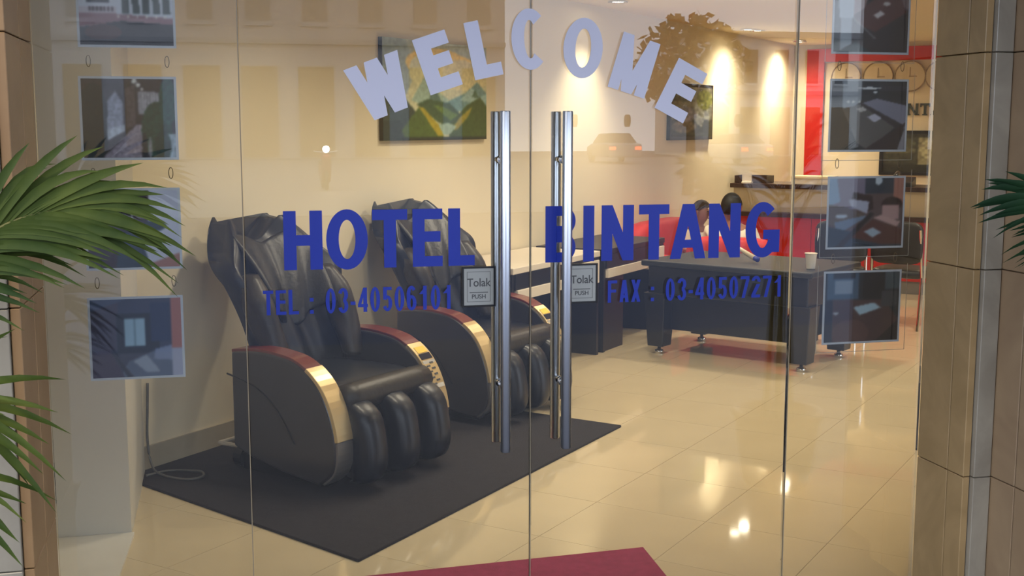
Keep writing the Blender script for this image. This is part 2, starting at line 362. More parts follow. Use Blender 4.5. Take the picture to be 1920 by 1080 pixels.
for x0, x1, lab in ((-0.221,-0.115,'black framed silver Tolak push sign on the left door'), (0.112,0.216,'black framed silver Tolak push sign on the right door')):
    cx = (x0+x1)/2; hw = (x1-x0)/2; hh = 0.063
    t = thing('push_sign', lab, 'sign', (cx, -0.0065, 1.111), 0, 'push signs on the glass doors')
    fr = MB()
    for a in (R(-hw,-hh,-hw+0.006,hh), R(hw-0.006,-hh,hw,hh), R(-hw+0.006,-hh,hw-0.006,-hh+0.006), R(-hw+0.006,hh-0.006,hw-0.006,hh)): fr.prism(a, -0.005, 0, 'y')
    fr.obj('frame', M_black, t)
    MB().prism(R(-hw+0.006,-hh+0.006,hw-0.006,hh-0.006), -0.003, 0, 'y').obj('plate', M_sign, t)
    ln = MB(); a, b, k = hw-0.016, hh-0.016, 0.0012
    for q in (R(-a,-b,-a+k,b), R(a-k,-b,a,b), R(-a,-b,a,-b+k), R(-a,b-k,a,b), R(-a+0.008,-0.019,a-0.008,-0.0165)): ln.prism(q, -0.0034, -0.003, 'y')
    ln.obj('border_line', M_ink, t)
    text_mesh('word', 'Tolak', 0.036, M_ink, t, (0,-0.0033,0.012), (PI/2,0,0), 0.0003, off=0.0004, sx=0.9)
    text_mesh('word', 'PUSH', 0.019, M_ink, t, (0,-0.0033,-0.031), (PI/2,0,0), 0.0003, off=0.0003)

# ------------------------------------------------------------------ printed pictures (flat print as vertex colour)
class Paint:
    def __init__(s, nx, ny, base):
        s.nx, s.ny = nx, ny; s.a = np.zeros((ny, nx, 3)); s.a[:] = np.array(base)/255.0
        s.U, s.V = np.meshgrid((np.arange(nx)+0.5)/nx, (np.arange(ny)+0.5)/ny)
    def put(s, mask, c, k=1.0): s.a[mask] = s.a[mask]*(1-k)+np.array(c)/255.0*k; return s
    def rect(s, x0, y0, x1, y1, c, k=1.0): return s.put((s.U >= x0) & (s.U <= x1) & (s.V >= y0) & (s.V <= y1), c, k)
    def ell(s, cx, cy, rx, ry, c, k=1.0): return s.put(((s.U-cx)/rx)**2+((s.V-cy)/ry)**2 <= 1, c, k)
    def poly(s, pts, c, k=1.0):
        m = np.zeros(s.U.shape, bool); n = len(pts)
        for i in range(n):
            x0, y0 = pts[i]; x1, y1 = pts[(i+1) % n]
            if y0 == y1: continue
            cr = ((y0 > s.V) != (y1 > s.V)) & (s.U < (x1-x0)*(s.V-y0)/(y1-y0)+x0); m ^= cr
        return s.put(m, c, k)
    def blur(s, n=1):
        for _ in range(n):
            p = np.pad(s.a, ((1,1),(1,1),(0,0)), 'edge'); s.a = (p[:-2,1:-1]+p[2:,1:-1]+p[1:-1,:-2]+p[1:-1,2:]+2*p[1:-1,1:-1])/6
        return s
    def grain(s, amp, cell=1, seed=1):
        r = np.random.RandomState(seed); g = r.rand(s.ny//cell+2, s.nx//cell+2); g = np.kron(g, np.ones((cell, cell)))[:s.ny, :s.nx]
        s.a *= (1+amp*(g[..., None]-0.5)); return s
    def mesh(s, name, x0, x1, z0, z1, m):
        nx, ny = s.nx, s.ny; xs = x0+(x1-x0)*s.U[0]; xs[0], xs[-1] = x0, x1; zs = z0+(z1-z0)*s.V[:,0]; zs[0], zs[-1] = z0, z1
        v = [(float(x), 0.0, float(z)) for z in zs for x in xs]
        f = [(j*nx+i, j*nx+i+1, (j+1)*nx+i+1, (j+1)*nx+i) for j in range(ny-1) for i in range(nx-1)]
        me = bpy.data.meshes.new(name); me.from_pydata(v, [], f); me.materials.append(m)
        c = np.clip(s.a*(1.12 if m == M_pic else 1.0), 0, 1); c = np.where(c <= 0.04045, c/12.92, ((c+0.055)/1.055)**2.4)
        at = me.color_attributes.new('paint', 'FLOAT_COLOR', 'POINT'); at.data.foreach_set('color', np.concatenate([c.reshape(-1,3), np.ones((nx*ny,1))], 1).astype(np.float32).ravel())
        return me
def pic_hotel():
    p = Paint(96,76,(30,32,44)); p.rect(0,0.30,1,1,(206,208,214)); p.poly([(0,.22),(.45,.30),(1,.26),(1,.34),(0,.42)],(150,110,116))
    p.rect(.08,.52,.32,1,(30,32,48)); p.rect(.0,.40,.40,.48,(196,186,190))
    for i in range(5): x = .46+i*.11; p.poly([(x,.40),(x+.075,.40),(x+.065,.62),(x-.005,.64)],(34,52,52)); p.poly([(x,.70),(x+.07,.68),(x+.07,.92),(x,.95)],(40,44,60))
    p.poly([(.4,.64),(1,.58),(1,.66),(.4,.72)],(214,216,222)); p.rect(.2,.0,.9,.2,(26,28,42)); p.ell(.25,.16,.2,.1,(64,32,38))
    for i in range(7): p.rect(.10+i*.04,.42,.125+i*.04,.47,(60,34,44))
    for i in range(6): p.ell(.42+i*.1,.355,.012,.012,(236,232,222))
    return p.blur(2)
def pic_walk():
    p = Paint(96,76,(46,38,44)); p.poly([(0,0),(.25,0),(.55,.42),(.52,.95),(0,.95)],(44,34,36)); p.ell(.12,.45,.17,.5,(20,28,28)); p.poly([(.26,.25),(.44,.38),(.44,.7),(.36,.85),(.27,.72)],(150,152,166))
    p.poly([(.26,.22),(.45,.34),(.45,.42),(.26,.36)],(190,196,204)); p.poly([(.47,.36),(.57,.42),(.57,.93),(.47,.88)],(84,68,68)); p.poly([(.2,0),(.62,0),(.66,.42),(.58,.42)],(150,138,148)); p.rect(.60,.55,.84,.84,(168,166,170))
    for i in range(8): p.rect(.61+i*.03,.56,.62+i*.03,.83,(130,126,134))
    p.poly([(.55,1),(.62,.86),(.9,.82),(1,1)],(36,30,42)); p.ell(.57,.97,.03,.03,(236,234,226)); p.ell(.61,.92,.03,.025,(226,222,212)); p.ell(.65,.87,.02,.02,(220,216,210))
    p.ell(.8,.35,.17,.36,(32,64,48)); p.ell(.93,.72,.1,.3,(36,74,62)); p.rect(.92,0,1,.3,(160,176,184)); p.ell(.86,.15,.09,.2,(26,52,44)); p.ell(.66,.16,.03,.16,(28,30,34)); p.ell(.72,.12,.02,.14,(140,140,140))
    return p.grain(.35,2,3).blur(2)
def pic_bed():
    p = Paint(96,76,(52,38,36)); p.poly([(.68,1),(1,1),(1,.05),(.68,.05),(.56,.25),(.66,.55)],(196,196,208)); p.poly([(.68,.05),(1,.18),(1,0),(.66,0)],(164,110,92)); p.ell(.73,.54,.13,.07,(26,44,50))
    p.rect(.26,.58,.46,.68,(190,192,196)); p.rect(.24,.66,.5,1,(34,34,32)); p.poly([(.3,0),(.68,0),(.6,.3),(.62,.48),(.35,.46)],(32,50,62)); p.rect(.0,.0,.28,.6,(52,30,28)); p.poly([(.17,.95),(.2,.95),(.24,.4),(.21,.38)],(130,128,118))
    p.rect(.48,.62,.5,.95,(150,150,150)); p.poly([(.05,.7),(.08,.7),(.28,.2),(.25,.18)],(90,66,48)); p.rect(.30,.55,.36,.575,(230,228,220)); p.rect(.42,.55,.46,.575,(230,228,220))
    return p.blur(2)
def pic_bluebed():
    p = Paint(96,76,(56,64,88)); p.rect(0,.35,.3,1,(70,66,84)); p.poly([(0,.85),(.4,1),(0,1)],(70,82,108)); p.rect(.28,.3,.75,.82,(30,40,52)); p.rect(.36,.4,.59,.75,(164,196,212)); p.rect(.47,.4,.485,.75,(120,150,170))
    p.rect(.66,.45,.88,.95,(34,52,84)); p.poly([(.3,0),(.9,0),(.9,.4),(.75,.36),(.4,.2)],(92,104,126)); p.poly([(.45,.2),(.6,.28),(.75,.06),(.6,.05)],(150,160,176)); p.poly([(.7,.35),(.9,.4),(.9,.2),(.68,.22)],(130,142,170))
    p.poly([(0,0),(.35,0),(.2,.36),(0,.34)],(66,58,82)); p.poly([(.2,.36),(.25,.3),(.45,0),(.38,0)],(40,46,64)); p.rect(.89,.35,1,1,(176,112,98)); p.rect(.89,0,1,.35,(168,170,188)); return p.blur(2)
def pic_room_red():
    p = Paint(96,76,(48,36,36)); p.rect(0,0,.07,1,(40,50,52)); p.poly([(.05,1),(.26,1),(.26,.5),(.06,.5)],(184,192,196)); p.poly([(.08,.02),(.24,.12),(.24,.5),(.08,.5)],(150,160,166)); p.poly([(.26,.55),(.6,.85),(.9,.8),(.98,.6),(.55,.3),(.3,.42)],(92,50,44))
    p.poly([(.26,.55),(.4,.65),(.5,1),(.26,1)],(150,118,112)); p.poly([(.5,1),(.6,.8),(.9,.8),(.95,.65),(1,.65),(1,1)],(122,98,96)); p.poly([(.52,.55),(.62,.62),(.68,.57),(.58,.5)],(216,206,200)); p.ell(.7,.72,.05,.03,(200,190,182)); p.poly([(.24,.5),(.27,.5),(.58,.2),(.55,.19)],(110,104,100))
    p.poly([(.08,.0),(.3,.15),(.5,.0)],(40,56,60)); return p.blur(2)
def pic_room_grey():
    p = Paint(96,76,(44,44,46)); p.poly([(.14,1),(.4,1),(.4,.72),(.2,.55),(.15,.62)],(150,156,160)); p.rect(.4,.72,.62,1,(22,30,38)); p.poly([(.4,.68),(.6,.75),(1,.65),(1,.3),(.85,.38)],(138,136,150)); p.poly([(.15,.6),(.38,.66),(.92,.38),(.5,0),(.35,.1)],(96,90,84))
    p.poly([(.38,.66),(.42,.68),(.98,.36),(.9,.3)],(52,46,48)); p.poly([(.33,.6),(.42,.63),(.48,.58),(.39,.55)],(196,190,180)); p.poly([(.48,.48),(.58,.53),(.68,.46),(.58,.4)],(200,196,206)); p.poly([(.45,0),(1,.4),(.9,0)],(52,36,36)); p.poly([(.9,0),(1,.35),(1,0)],(150,144,146)); p.rect(.62,.86,1,.94,(54,54,58)); p.rect(0,.0,.13,1,(40,42,46))
    p.ell(.5,.9,.16,.015,(240,240,236)); p.ell(.58,.84,.03,.018,(240,240,236))  # reflected lamp glints painted into the print, with the spots below
    for x in (.22,.29,.37): p.ell(x,.70,.018,.018,(236,236,226))
    p.blur(1); return p
def pic_two_beds():
    p = Paint(96,76,(96,76,74)); p.rect(0,.55,.5,1,(132,120,136)); p.poly([(0,1),(.1,1),(.15,.66),(0,.6)],(140,166,190)); p.rect(.48,.78,.86,1,(40,52,66)); p.ell(.66,.96,.05,.06,(206,214,218)); p.rect(.86,.6,1,1,(176,116,98)); p.poly([(.3,.7),(.58,.74),(.58,.62),(.3,.72)],(52,32,34)); p.poly([(.32,.8),(.58,.74),(.6,.55),(.52,.52),(.3,.66)],(50,32,34))
    p.poly([(.26,.68),(.3,.70),(.54,.66),(.52,.48),(.3,.58)],(182,182,196)); p.poly([(0,.62),(.24,.58),(.5,.46),(.12,.3),(0,.33)],(104,88,78)); p.poly([(.08,.36),(.5,.46),(.5,.42),(.12,.18)],(120,136,156)); p.ell(.17,.45,.08,.03,(190,200,208)); p.poly([(0,0),(1,0),(1,.12),(.4,.2),(0,.3)],(44,58,70)); p.poly([(.3,.14),(.6,.4),(1,.25),(1,.02),(.75,.02)],(92,52,46)); p.ell(.85,.62,.14,.1,(46,26,28)); p.rect(.72,.4,.95,.6,(188,148,140)); p.poly([(.6,.42),(.7,.46),(.97,.36),(.93,.28)],(200,160,150)); p.poly([(.48,.22),(.6,.28),(.72,.2),(.6,.13)],(170,184,192)); p.poly([(.1,.0),(.2,.0),(.62,.48),(.56,.5)],(40,34,38)); return p.blur(2)
def pic_dark_bed():
    p = Paint(96,76,(30,40,48)); p.rect(.02,.62,.45,1,(70,96,118)); p.rect(.12,.7,.36,.9,(140,156,172)); p.rect(.1,.92,.4,1,(24,36,46)); p.rect(.5,.6,.8,1,(16,20,26)); p.rect(.8,.75,1,1,(64,80,86)); p.poly([(.1,.0),(.05,.5),(.1,.62),(.8,.6),(1,.3),(1,.1),(.65,0)],(74,52,52)); p.ell(.35,.12,.25,.2,(92,64,60)); p.poly([(.38,.5),(.66,.56),(.76,.48),(.47,.38)],(172,196,204)); p.ell(.15,.42,.04,.02,(180,186,190)); p.rect(.0,.0,.1,.6,(24,34,50)); p.poly([(.7,.0),(1,.0),(1,.3)],(28,26,34)); p.rect(.76,.5,.98,.72,(58,62,66)); return p.blur(2)
M_clear = glass_mat('clear_plastic_sleeve', (0.97,0.97,0.97), 1.3)
def photo(x0, x1, z0, z1, painter, label, group, clips=True):
    cx = (x0+x1)/2; t = thing('photo_print', label, 'photograph', (cx, 0.009, z0), 0, group); hw = (x1-x0)/2; h = z1-z0
    MB().prism(R(-hw,0,hw,h), 0.0, 0.0012, 'y').obj('paper', M_paper, t)
    me = painter().mesh('picture', -hw+0.007, hw-0.007, 0.007, h-0.007, M_pic)
    o = bpy.data.objects.new('picture', me); COL.objects.link(o); o.parent = t; o.location = (0,-0.0006,0)
    if group == RG:
        a, b, c_, k = hw+0.022, -0.028, h+0.02, 0.0016
        for q in (R(-a,b,-a+k,c_), R(a-k,b,a,c_), R(-a,b,a,b+k)): MB().prism(q, 0.0, 0.0008, 'y').obj('sleeve_edge', mat('clear_sleeve_edge', rgb(196,190,176), 0.3), t)
    if clips:
        for sx in (-0.62, 0.66):
            b = MB(); pts = [(sx*hw*1.25+0.006*math.cos(a), 0.002, h+0.042+0.016*math.sin(a)) for a in [2*PI*k/14 for k in range(14)]]
            b.tube(pts+[pts[0]], 0.0012, 5).obj('hanging_ring', mat('dull_wire', rgb(110,100,80), 0.4, 0.6), t)
LG, RG = 'photographs on the left pane', 'photographs on the right pane'
photo(-1.309,-1.043,1.822,2.058, pic_hotel, 'photograph of a white hotel facade, top of the left column', LG, False)
photo(-1.313,-1.047,1.506,1.742, pic_walk, 'photograph of a garden walkway with green plants on left pane', LG)
photo(-1.314,-1.048,1.190,1.426, pic_bed, 'photograph of a dressing mirror and white bedding behind palm leaves', LG)
photo(-1.317,-1.051,0.868,1.112, pic_bluebed, 'bluish bedroom photograph with bright window, lowest in left column', LG)
photo(1.010,1.291,1.836,2.066, pic_room_red, 'photograph of a bed with dark red cover, top right column', RG, False)
photo(1.010,1.297,1.518,1.756, pic_room_grey, 'grey bedroom photograph with painted-in lamp glints, second in right column', RG)
photo(1.014,1.301,1.196,1.438, pic_two_beds, 'photograph of two beds with dark headboards on right pane', RG)
photo(1.012,1.301,0.874,1.122, pic_dark_bed, 'dark bedroom photograph with white towel, lowest in right column', RG)

# ------------------------------------------------------------------ floor coverings
tag(MB().prism([(-1.42,2.0),(-0.482,0.677),(1.116,2.361),(0.02,3.46)], 0.0, 0.012).obj('floor_mat', M_mat, bevel=0.003), 'large charcoal carpet mat under the massage chairs', 'mat')
tag(MB().prism([(-0.85,0.06),(0.56,0.06),(0.592,0.563),(-0.85,0.50)], 0.0, 0.01).obj('entrance_carpet', M_carpet, bevel=0.003), 'maroon carpet runner just inside the glass doors', 'carpet')

# ------------------------------------------------------------------ massage chairs
def interp(prof, n):
    out = []; m = len(prof)
    for k in range(n+1):
        t = k/n*(m-1); i = min(int(t), m-2); f = t-i
        p0 = prof[max(i-1,0)]; p1 = prof[i]; p2 = prof[i+1]; p3 = prof[min(i+2,m-1)]
        out.append(tuple(0.5*((2*b)+(-a+c)*f+(2*a-5*b+4*c-d)*f*f+(-a+3*b-3*c+d)*f**3) for a,b,c,d in zip(p0,p1,p2,p3)))
    return out
def make_massage_chair(label):
    t = thing('massage_chair', label, 'massage chair', (0,0,0), 0, 'massage chairs side by side on the mat')
    # local: faces -Y
    top = interp([(0.235,0.56),(0.10,0.575),(-0.02,0.57),(-0.135,0.545),(-0.235,0.475),(-0.30,0.37),(-0.335,0.235),(-0.325,0.11),(-0.25,0.04)], 40)   # (y,z) arm outline from back over the top to the front bottom
    outline = top+[(-0.05,0.065),(0.12,0.10),(0.235,0.14)]
    for sx in (-1, 1):
        xa, xb = (sx*0.285, sx*0.395); lo, hi = min(xa,xb), max(xa,xb)
        arm = MB().prism(outline, lo, hi, 'x').obj('arm_panel', M_panel, t, bevel=0.012, seg=3)
        def band(i0, i1, name, m, rise, xin=0.006):
            b = MB(); rings = []
            for k in range(i0, i1+1):
                y, z = top[k]; y1, z1 = top[min(k+1,40)]; y0, z0 = top[max(k-1,0)]; d = Vector((y1-y0, z1-z0)).normalized(); n_ = Vector((d.y, -d.x)); n_ = -n_ if n_.y < 0 and n_.x > 0 else n_
                if n_.dot(Vector((y-0.1, z-0.25))) < 0: n_ = -n_
                p, q = Vector((y,z))-n_*0.01, Vector((y,z))+n_*rise
                rings.append([(lo+xin,p.x,p.y),(hi-xin,p.x,p.y),(hi-xin,q.x,q.y),(lo+xin,q.x,q.y)])
            return b.loft(rings).obj(name, m, arm, bevel=0.003)
        band(0, 17, 'arm_cap', M_burg, 0.010)
        band(17, 30, 'arm_trim', M_champ, 0.012, 0.004)
        band(30, 39, 'lower_trim', mat('pewter_trim', rgb(120,116,112), 0.35, 0.5), 0.008)
        # curved crease on the outer face
        xo = sx*0.3955
        pts = interp([(xo,0.26,0.46),(xo,0.10,0.42),(xo,-0.02,0.34),(xo,-0.12,0.20)], 16)
        MB().tube(pts, 0.004, 6).obj('crease', M_black, arm)
        if sx == 1:      # control strip let into the right-hand arm
            def chip(k0, k1, w0, w1, m, name):
                q = []
                for k, r_ in ((k0,0.0125),(k1,0.0125)):
                    i = int(k); f_ = k-i; y = top[i][0]*(1-f_)+top[i+1][0]*f_; z = top[i][1]*(1-f_)+top[i+1][1]*f_
                    d = Vector((top[i+1][0]-top[i][0], top[i+1][1]-top[i][1])).normalized(); n_ = Vector((d.y,-d.x))
                    if n_.dot(Vector((y-0.1, z-0.25))) < 0: n_ = -n_
                    q.append((Vector((y,z))+n_*0.011, Vector((y,z))+n_*0.0145))
                (a,b_),(c,d_) = q
                MB().loft([[(w0,a.x,a.y),(w1,a.x,a.y),(w1,b_.x,b_.y),(w0,b_.x,b_.y)],[(w0,c.x,c.y),(w1,c.x,c.y),(w1,d_.x,d_.y),(w0,d_.x,d_.y)]]).obj(name, m, arm)
            chip(18.2,19.6,lo+0.02,hi-0.02, mat('yellow_sticker', rgb(232,190,40), 0.4), 'sticker')
            chip(19.8,21.0,lo+0.015,hi-0.015, mat('display_glass', rgb(26,30,44), 0.15), 'display')
            chip(21.3,26.4,lo+0.012,hi-0.012, mat('button_plate', rgb(206,206,204), 0.25, 0.5), 'button_plate')
            for k in range(8): chip(21.7+k*0.55,22.0+k*0.55, lo+(0.026 if k%2 else 0.056), lo+(0.05 if k%2 else 0.08), M_ink, 'button')
    rbox(-0.283,0.283,-0.27,0.26,0.27,0.45,6).obj('seat', M_leather, t, smooth=True)
    MB().tube([(-0.283,-0.27,0.385),(-0.2,-0.275,0.39),(0.2,-0.275,0.39),(0.283,-0.27,0.385)], 0.062, 14).obj('knee_roll', M_olive, t, smooth=True)
    # leg rest: back plate and three upright calf pads
    lr = MB().prism([(-0.27,0.36),(-0.22,0.36),(-0.25,0.07),(-0.33,0.05)], -0.28, 0.28, 'x').obj('leg_rest', M_black, t, bevel=0.01)
    for x in (-0.225, 0.0, 0.225):
        hw = 0.072
        rings = []
        for y, z, k in interp([(-0.29,0.385,0.4),(-0.335,0.375,0.85),(-0.385,0.32,1.0),(-0.41,0.22,1.0),(-0.415,0.12,1.0),(-0.395,0.05,0.8),(-0.34,0.03,0.4)], 16):
            rings.append([(x+hw*k*math.copysign(abs(math.cos(a))**0.6,math.cos(a)), y+0.035+(0.065*k)*math.sin(a), z) for a in [2*PI*i/16 for i in range(16)]])
        MB().loft(rings).obj('calf_pad', M_leather, lr, smooth=True)
    # backrest: concave shell with two raised shoulder wings
    prof = [  # z, y centre, half width, wing reach, thickness
        (0.34,0.22,0.255,0.05,0.12),(0.50,0.255,0.27,0.08,0.14),(0.66,0.315,0.285,0.12,0.16),(0.80,0.385,0.31,0.17,0.19),(0.90,0.44,0.335,0.20,0.21),(0.97,0.48,0.33,0.20,0.19),(1.02,0.51,0.30,0.16,0.14),(1.05,0.525,0.265,0.10,0.09)]
    N = 24; rings = []
    for z, y, hw, wing, th in interp(prof, 26):
        hump = max(0.0, (z-0.82)/0.23); ring = []
        for i in range(N+1):
            x = -hw+2*hw*i/N; e = abs(x)/hw
            ring.append((x, y+th*(0.55*(1-e**2.5))-wing*0.35*e**3, z+hump*(0.08*math.exp(-((e-0.64)/0.22)**2)-0.085*e**5-0.045*math.exp(-(e/0.35)**2))))
        for i in range(N+1):
            x = hw-2*hw*i/N; e = abs(x)/hw
            fold = 0.008*math.sin(x*46+z*9)*(1-e)
            ring.append((x*0.985, y-0.03-wing*e**2.2*0.9+fold-th*0.25*(1-e**2), z+hump*(0.075*math.exp(-((e-0.64)/0.22)**2)-0.085*e**5-0.045*math.exp(-(e/0.35)**2))))
        rings.append(ring)
    MB().loft(rings).obj('backrest', M_leather, t, smooth=True)
    # draped head pad hanging over the top with folds
    g = []
    for j in range(15):
        v = j/14; row = []
        for i in range(25):
            u = -1+2*i/24; z = 1.045-0.38*v-0.05*math.cos(u*PI*1.0)*v; yy = 0.45-0.36*(v*0.27)-0.095*v
            yy += 0.012*math.sin(u*9+v*3)*(0.3+v)-0.10*abs(u)**2.4*(0.4+0.6*v)-0.025*math.sin(PI*v)
            row.append((u*(0.235-0.05*v), yy-0.02, z-0.05*(1-v)*math.exp(-(u/0.4)**2)))
        g.append(row)
    MB().sheet(g).obj('head_pad', M_leather2, t, smooth=True, solid=0.03, subsurf=1)
    # loose sleeve flaps hanging from the shoulders
    for sx in (-1, 1):
        rings = []
        for x, y, z, r_ in interp([(0.245,0.27,0.88,0.045),(0.26,0.21,0.78,0.062),(0.255,0.16,0.66,0.060),(0.245,0.12,0.56,0.055),(0.235,0.09,0.47,0.045)], 14):
            rings.append([(sx*x+r_*math.cos(a)*(1+0.14*math.sin(3*a+z*20)), y+r_*1.15*math.sin(a)*(1+0.12*math.sin(2*a+z*14)), z) for a in [2*PI*i/18 for i in range(18)]])
        MB().loft(rings).obj('shoulder_flap', M_olive, t, smooth=True)
    MB().prism([(-0.20,0.07),(0.30,0.10),(0.34,0.30),(0.24,0.36),(-0.2,0.3)], -0.27, 0.27, 'x').obj('base', M_black, t, bevel=0.01)
    for sx in (-1, 1):
        MB().tube([(sx*0.25,0.30,0.045),(sx*0.25,0.345,0.045)], 0.045, 14).obj('castor', M_black, t)
        MB().box(sx*0.25-0.03, sx*0.25+0.03, -0.2, 0.3, 0.0, 0.075).obj('skid', M_black, t, bevel=0.005)
    MB().tube([(-0.25,0.31,0.09),(-0.25,0.47,0.085),(0.25,0.47,0.085),(0.25,0.31,0.09)], 0.010, 8).obj('wall_bumper_bar', M_wt, t)
    return t
CH = math.radians(43)
mc1 = make_massage_chair('dark massage chair on the mat, nearer to the white pier')
mc1.location = (-0.445, 1.965, 0.012); mc1.rotation_euler = (0,0,CH); mc1.scale = (1.03,1.08,1.04)
mc2 = copy_tree(mc1); mc2['label'] = 'dark massage chair on the mat, half behind the door handles'
mc2.location = (0.455, 3.0, 0.012)

# power cable
cab = [W(0.16,0.02,0.30)+Vector((0,0,0)), W(0.15,0.02,0.22), W(0.13,0.025,0.12), W(0.10,0.05,0.03), W(0.06,0.10,0.012)]
cp = interp([tuple(Vector(p)) for p in [(-1.295,2.098,0.42),(-1.300,2.090,0.30),(-1.305,2.08,0.16),(-1.29,2.05,0.05),(-1.25,1.97,0.019),(-1.14,1.86,0.018),(-1.06,1.88,0.018),(-1.07,1.97,0.018),(-1.20,2.02,0.018),(-1.31,1.96,0.018)]], 60)
tag(MB().tube(cp, 0.006, 6).obj('power_cable', mat('grey_cable', rgb(96,94,88), 0.5), smooth=True), 'thin grey power cable looping on the mat by the pier', 'cable')

# ------------------------------------------------------------------ paintings on the side wall
def wall_thing(name, label, cat, s, off, z): return thing(name, label, cat, W(s,off,z), VA)
def pic_mountain():
    p = Paint(150,96,(196,196,160)); p.rect(0,.75,1,1,(176,186,172)); p.poly([(0,.4),(0,1),(.2,1),(.3,.7),(.2,.45)],(150,166,164)); p.ell(.5,.78,.3,.16,(232,196,90)); p.ell(.6,.8,.26,.1,(240,206,110)); p.ell(.75,.68,.3,.16,(216,206,160)); p.ell(.35,.7,.12,.16,(206,204,160))
    p.poly([(.25,.4),(.38,.66),(.5,.5),(.6,.42),(.5,.3)],(150,176,160)); p.poly([(.4,.38),(.46,.56),(.54,.38)],(84,116,110)); p.poly([(.55,.38),(.78,.5),(.9,.62),(1,.5),(1,.3),(.5,.3)],(108,146,146)); p.poly([(.72,.42),(.84,.56),(.92,.45),(1,.5),(1,.35)],(150,182,178))
    p.poly([(0,0),(0,.5),(.13,.5),(.25,.34),(.34,.22),(.5,.02),(.5,0)],(48,66,60)); p.poly([(.3,.36),(.4,.42),(.62,.38),(.75,.24),(.6,.15),(.5,.18)],(58,86,62)); p.poly([(.45,.36),(.56,.34),(.7,.26),(.62,.2)],(96,126,66)); p.poly([(.62,.16),(.78,.36),(.93,.46),(1,.36),(1,0),(.6,0)],(62,86,46)); p.poly([(.62,.1),(.72,.24),(.85,.36),(.8,.24),(.68,.1)],(150,140,52))
    p.poly([(.16,.1),(.32,.34),(.4,.3),(.5,.1),(.58,0),(.2,0)],(72,96,46)); p.poly([(.31,.34),(.36,.33),(.5,.16),(.56,.04),(.5,.04)],(164,150,48)); p.poly([(.5,.16),(.6,.18),(.68,.14),(.62,.06),(.55,.05)],(150,176,162)); p.rect(0,0,1,.03,(30,44,40)); p.poly([(.84,.46),(.88,.54),(.92,.44)],(70,104,84)); p.rect(.0,.0,.16,.2,(40,56,52)); return p.grain(.18,2,5).blur(2)
def canvas(name, label, s0, s1, z0, z1, painter, depth, frame):
    t = wall_thing(name, label, 'painting', (s0+s1)/2, 0.0, z0); hw = (s1-s0)/2; h = z1-z0
    MB().box(-hw, hw, -depth, 0, 0, h).obj('stretcher' if not frame else 'frame', M_dk, t, bevel=0.003)
    k = 0.0 if not frame else 0.03
    o = bpy.data.objects.new('canvas', painter().mesh('canvas', -hw+k, hw-k, k, h-k, M_canvas)); COL.objects.link(o); o.parent = t; o.location = (0,-depth-0.001,0)
s_of = lambda x, y: (Vector((x,y,0))-A0).dot(WD)
canvas('landscape_painting', 'unframed canvas of green mountains and a misty valley on the side wall', s_of(-0.025,3.465), s_of(0.78,4.317), 1.519, 2.120, pic_mountain, 0.03, False)
def pic_garden():
    p = Paint(60,64,(120,116,96)); p.rect(0,0,1,.35,(52,54,40)); p.ell(.3,.2,.3,.12,(104,92,70)); p.ell(.75,.5,.22,.3,(140,142,130)); p.ell(.8,.75,.2,.2,(116,120,60)); p.rect(0,.7,.4,1,(90,92,76)); p.ell(.35,.45,.25,.15,(120,116,120)); p.ell(.85,.2,.1,.15,(44,46,36)); return p.grain(.5,3,9).blur(2)
canvas('garden_picture', 'dark grey green picture on the far end of the side wall', s_of(2.98,6.64), s_of(3.73,7.43), 1.48, 2.0, pic_garden, 0.035, True)

# ------------------------------------------------------------------ desks along the side wall
def desk(label, s0, s1, mt):
    t = wall_thing('low_desk', label, 'desk', (s0+s1)/2, 0.03, 0.0); t['group'] = 'dark desks against the side wall'; hw = (s1-s0)/2; dp = 0.56
    MB().box(-hw, hw, -dp, 0, 0.70, 0.74).obj('desk_top', mt, t, bevel=0.004)
    for x in (-hw, hw-0.03): MB().box(x, x+0.03, -dp+0.01, 0, 0.0, 0.70).obj('side_panel', M_dk, t)
    MB().box(-hw+0.03, hw-0.03, -0.2, -0.18, 0.06, 0.70).obj('modesty_panel', M_dk, t)
    MB().box(-hw+0.03, hw-0.03, -dp+0.0, -dp+0.3, 0.60, 0.70).obj('apron', M_dk, t)
    MB().box(-hw+0.04, hw*0.35, -dp-0.012, -dp+0.28, 0.535, 0.60).obj('drawer', M_wt, t, bevel=0.003)
    MB().box(hw*0.42, hw-0.035, -dp-0.012, -dp+0.28, 0.52, 0.68).obj('pedestal_drawer', M_wt, t, bevel=0.003)
    MB().box(-hw+0.03, -hw+0.36, -dp+0.02, -dp+0.3, 0.0, 0.53).obj('cabinet', M_dk, t, bevel=0.003)
    return t
desk('dark desk with white top behind the second massage chair', 2.55, 3.78, M_wt)
desk('dark desk with white drawers between massage chairs and games table', 3.86, 4.95, M_dk)

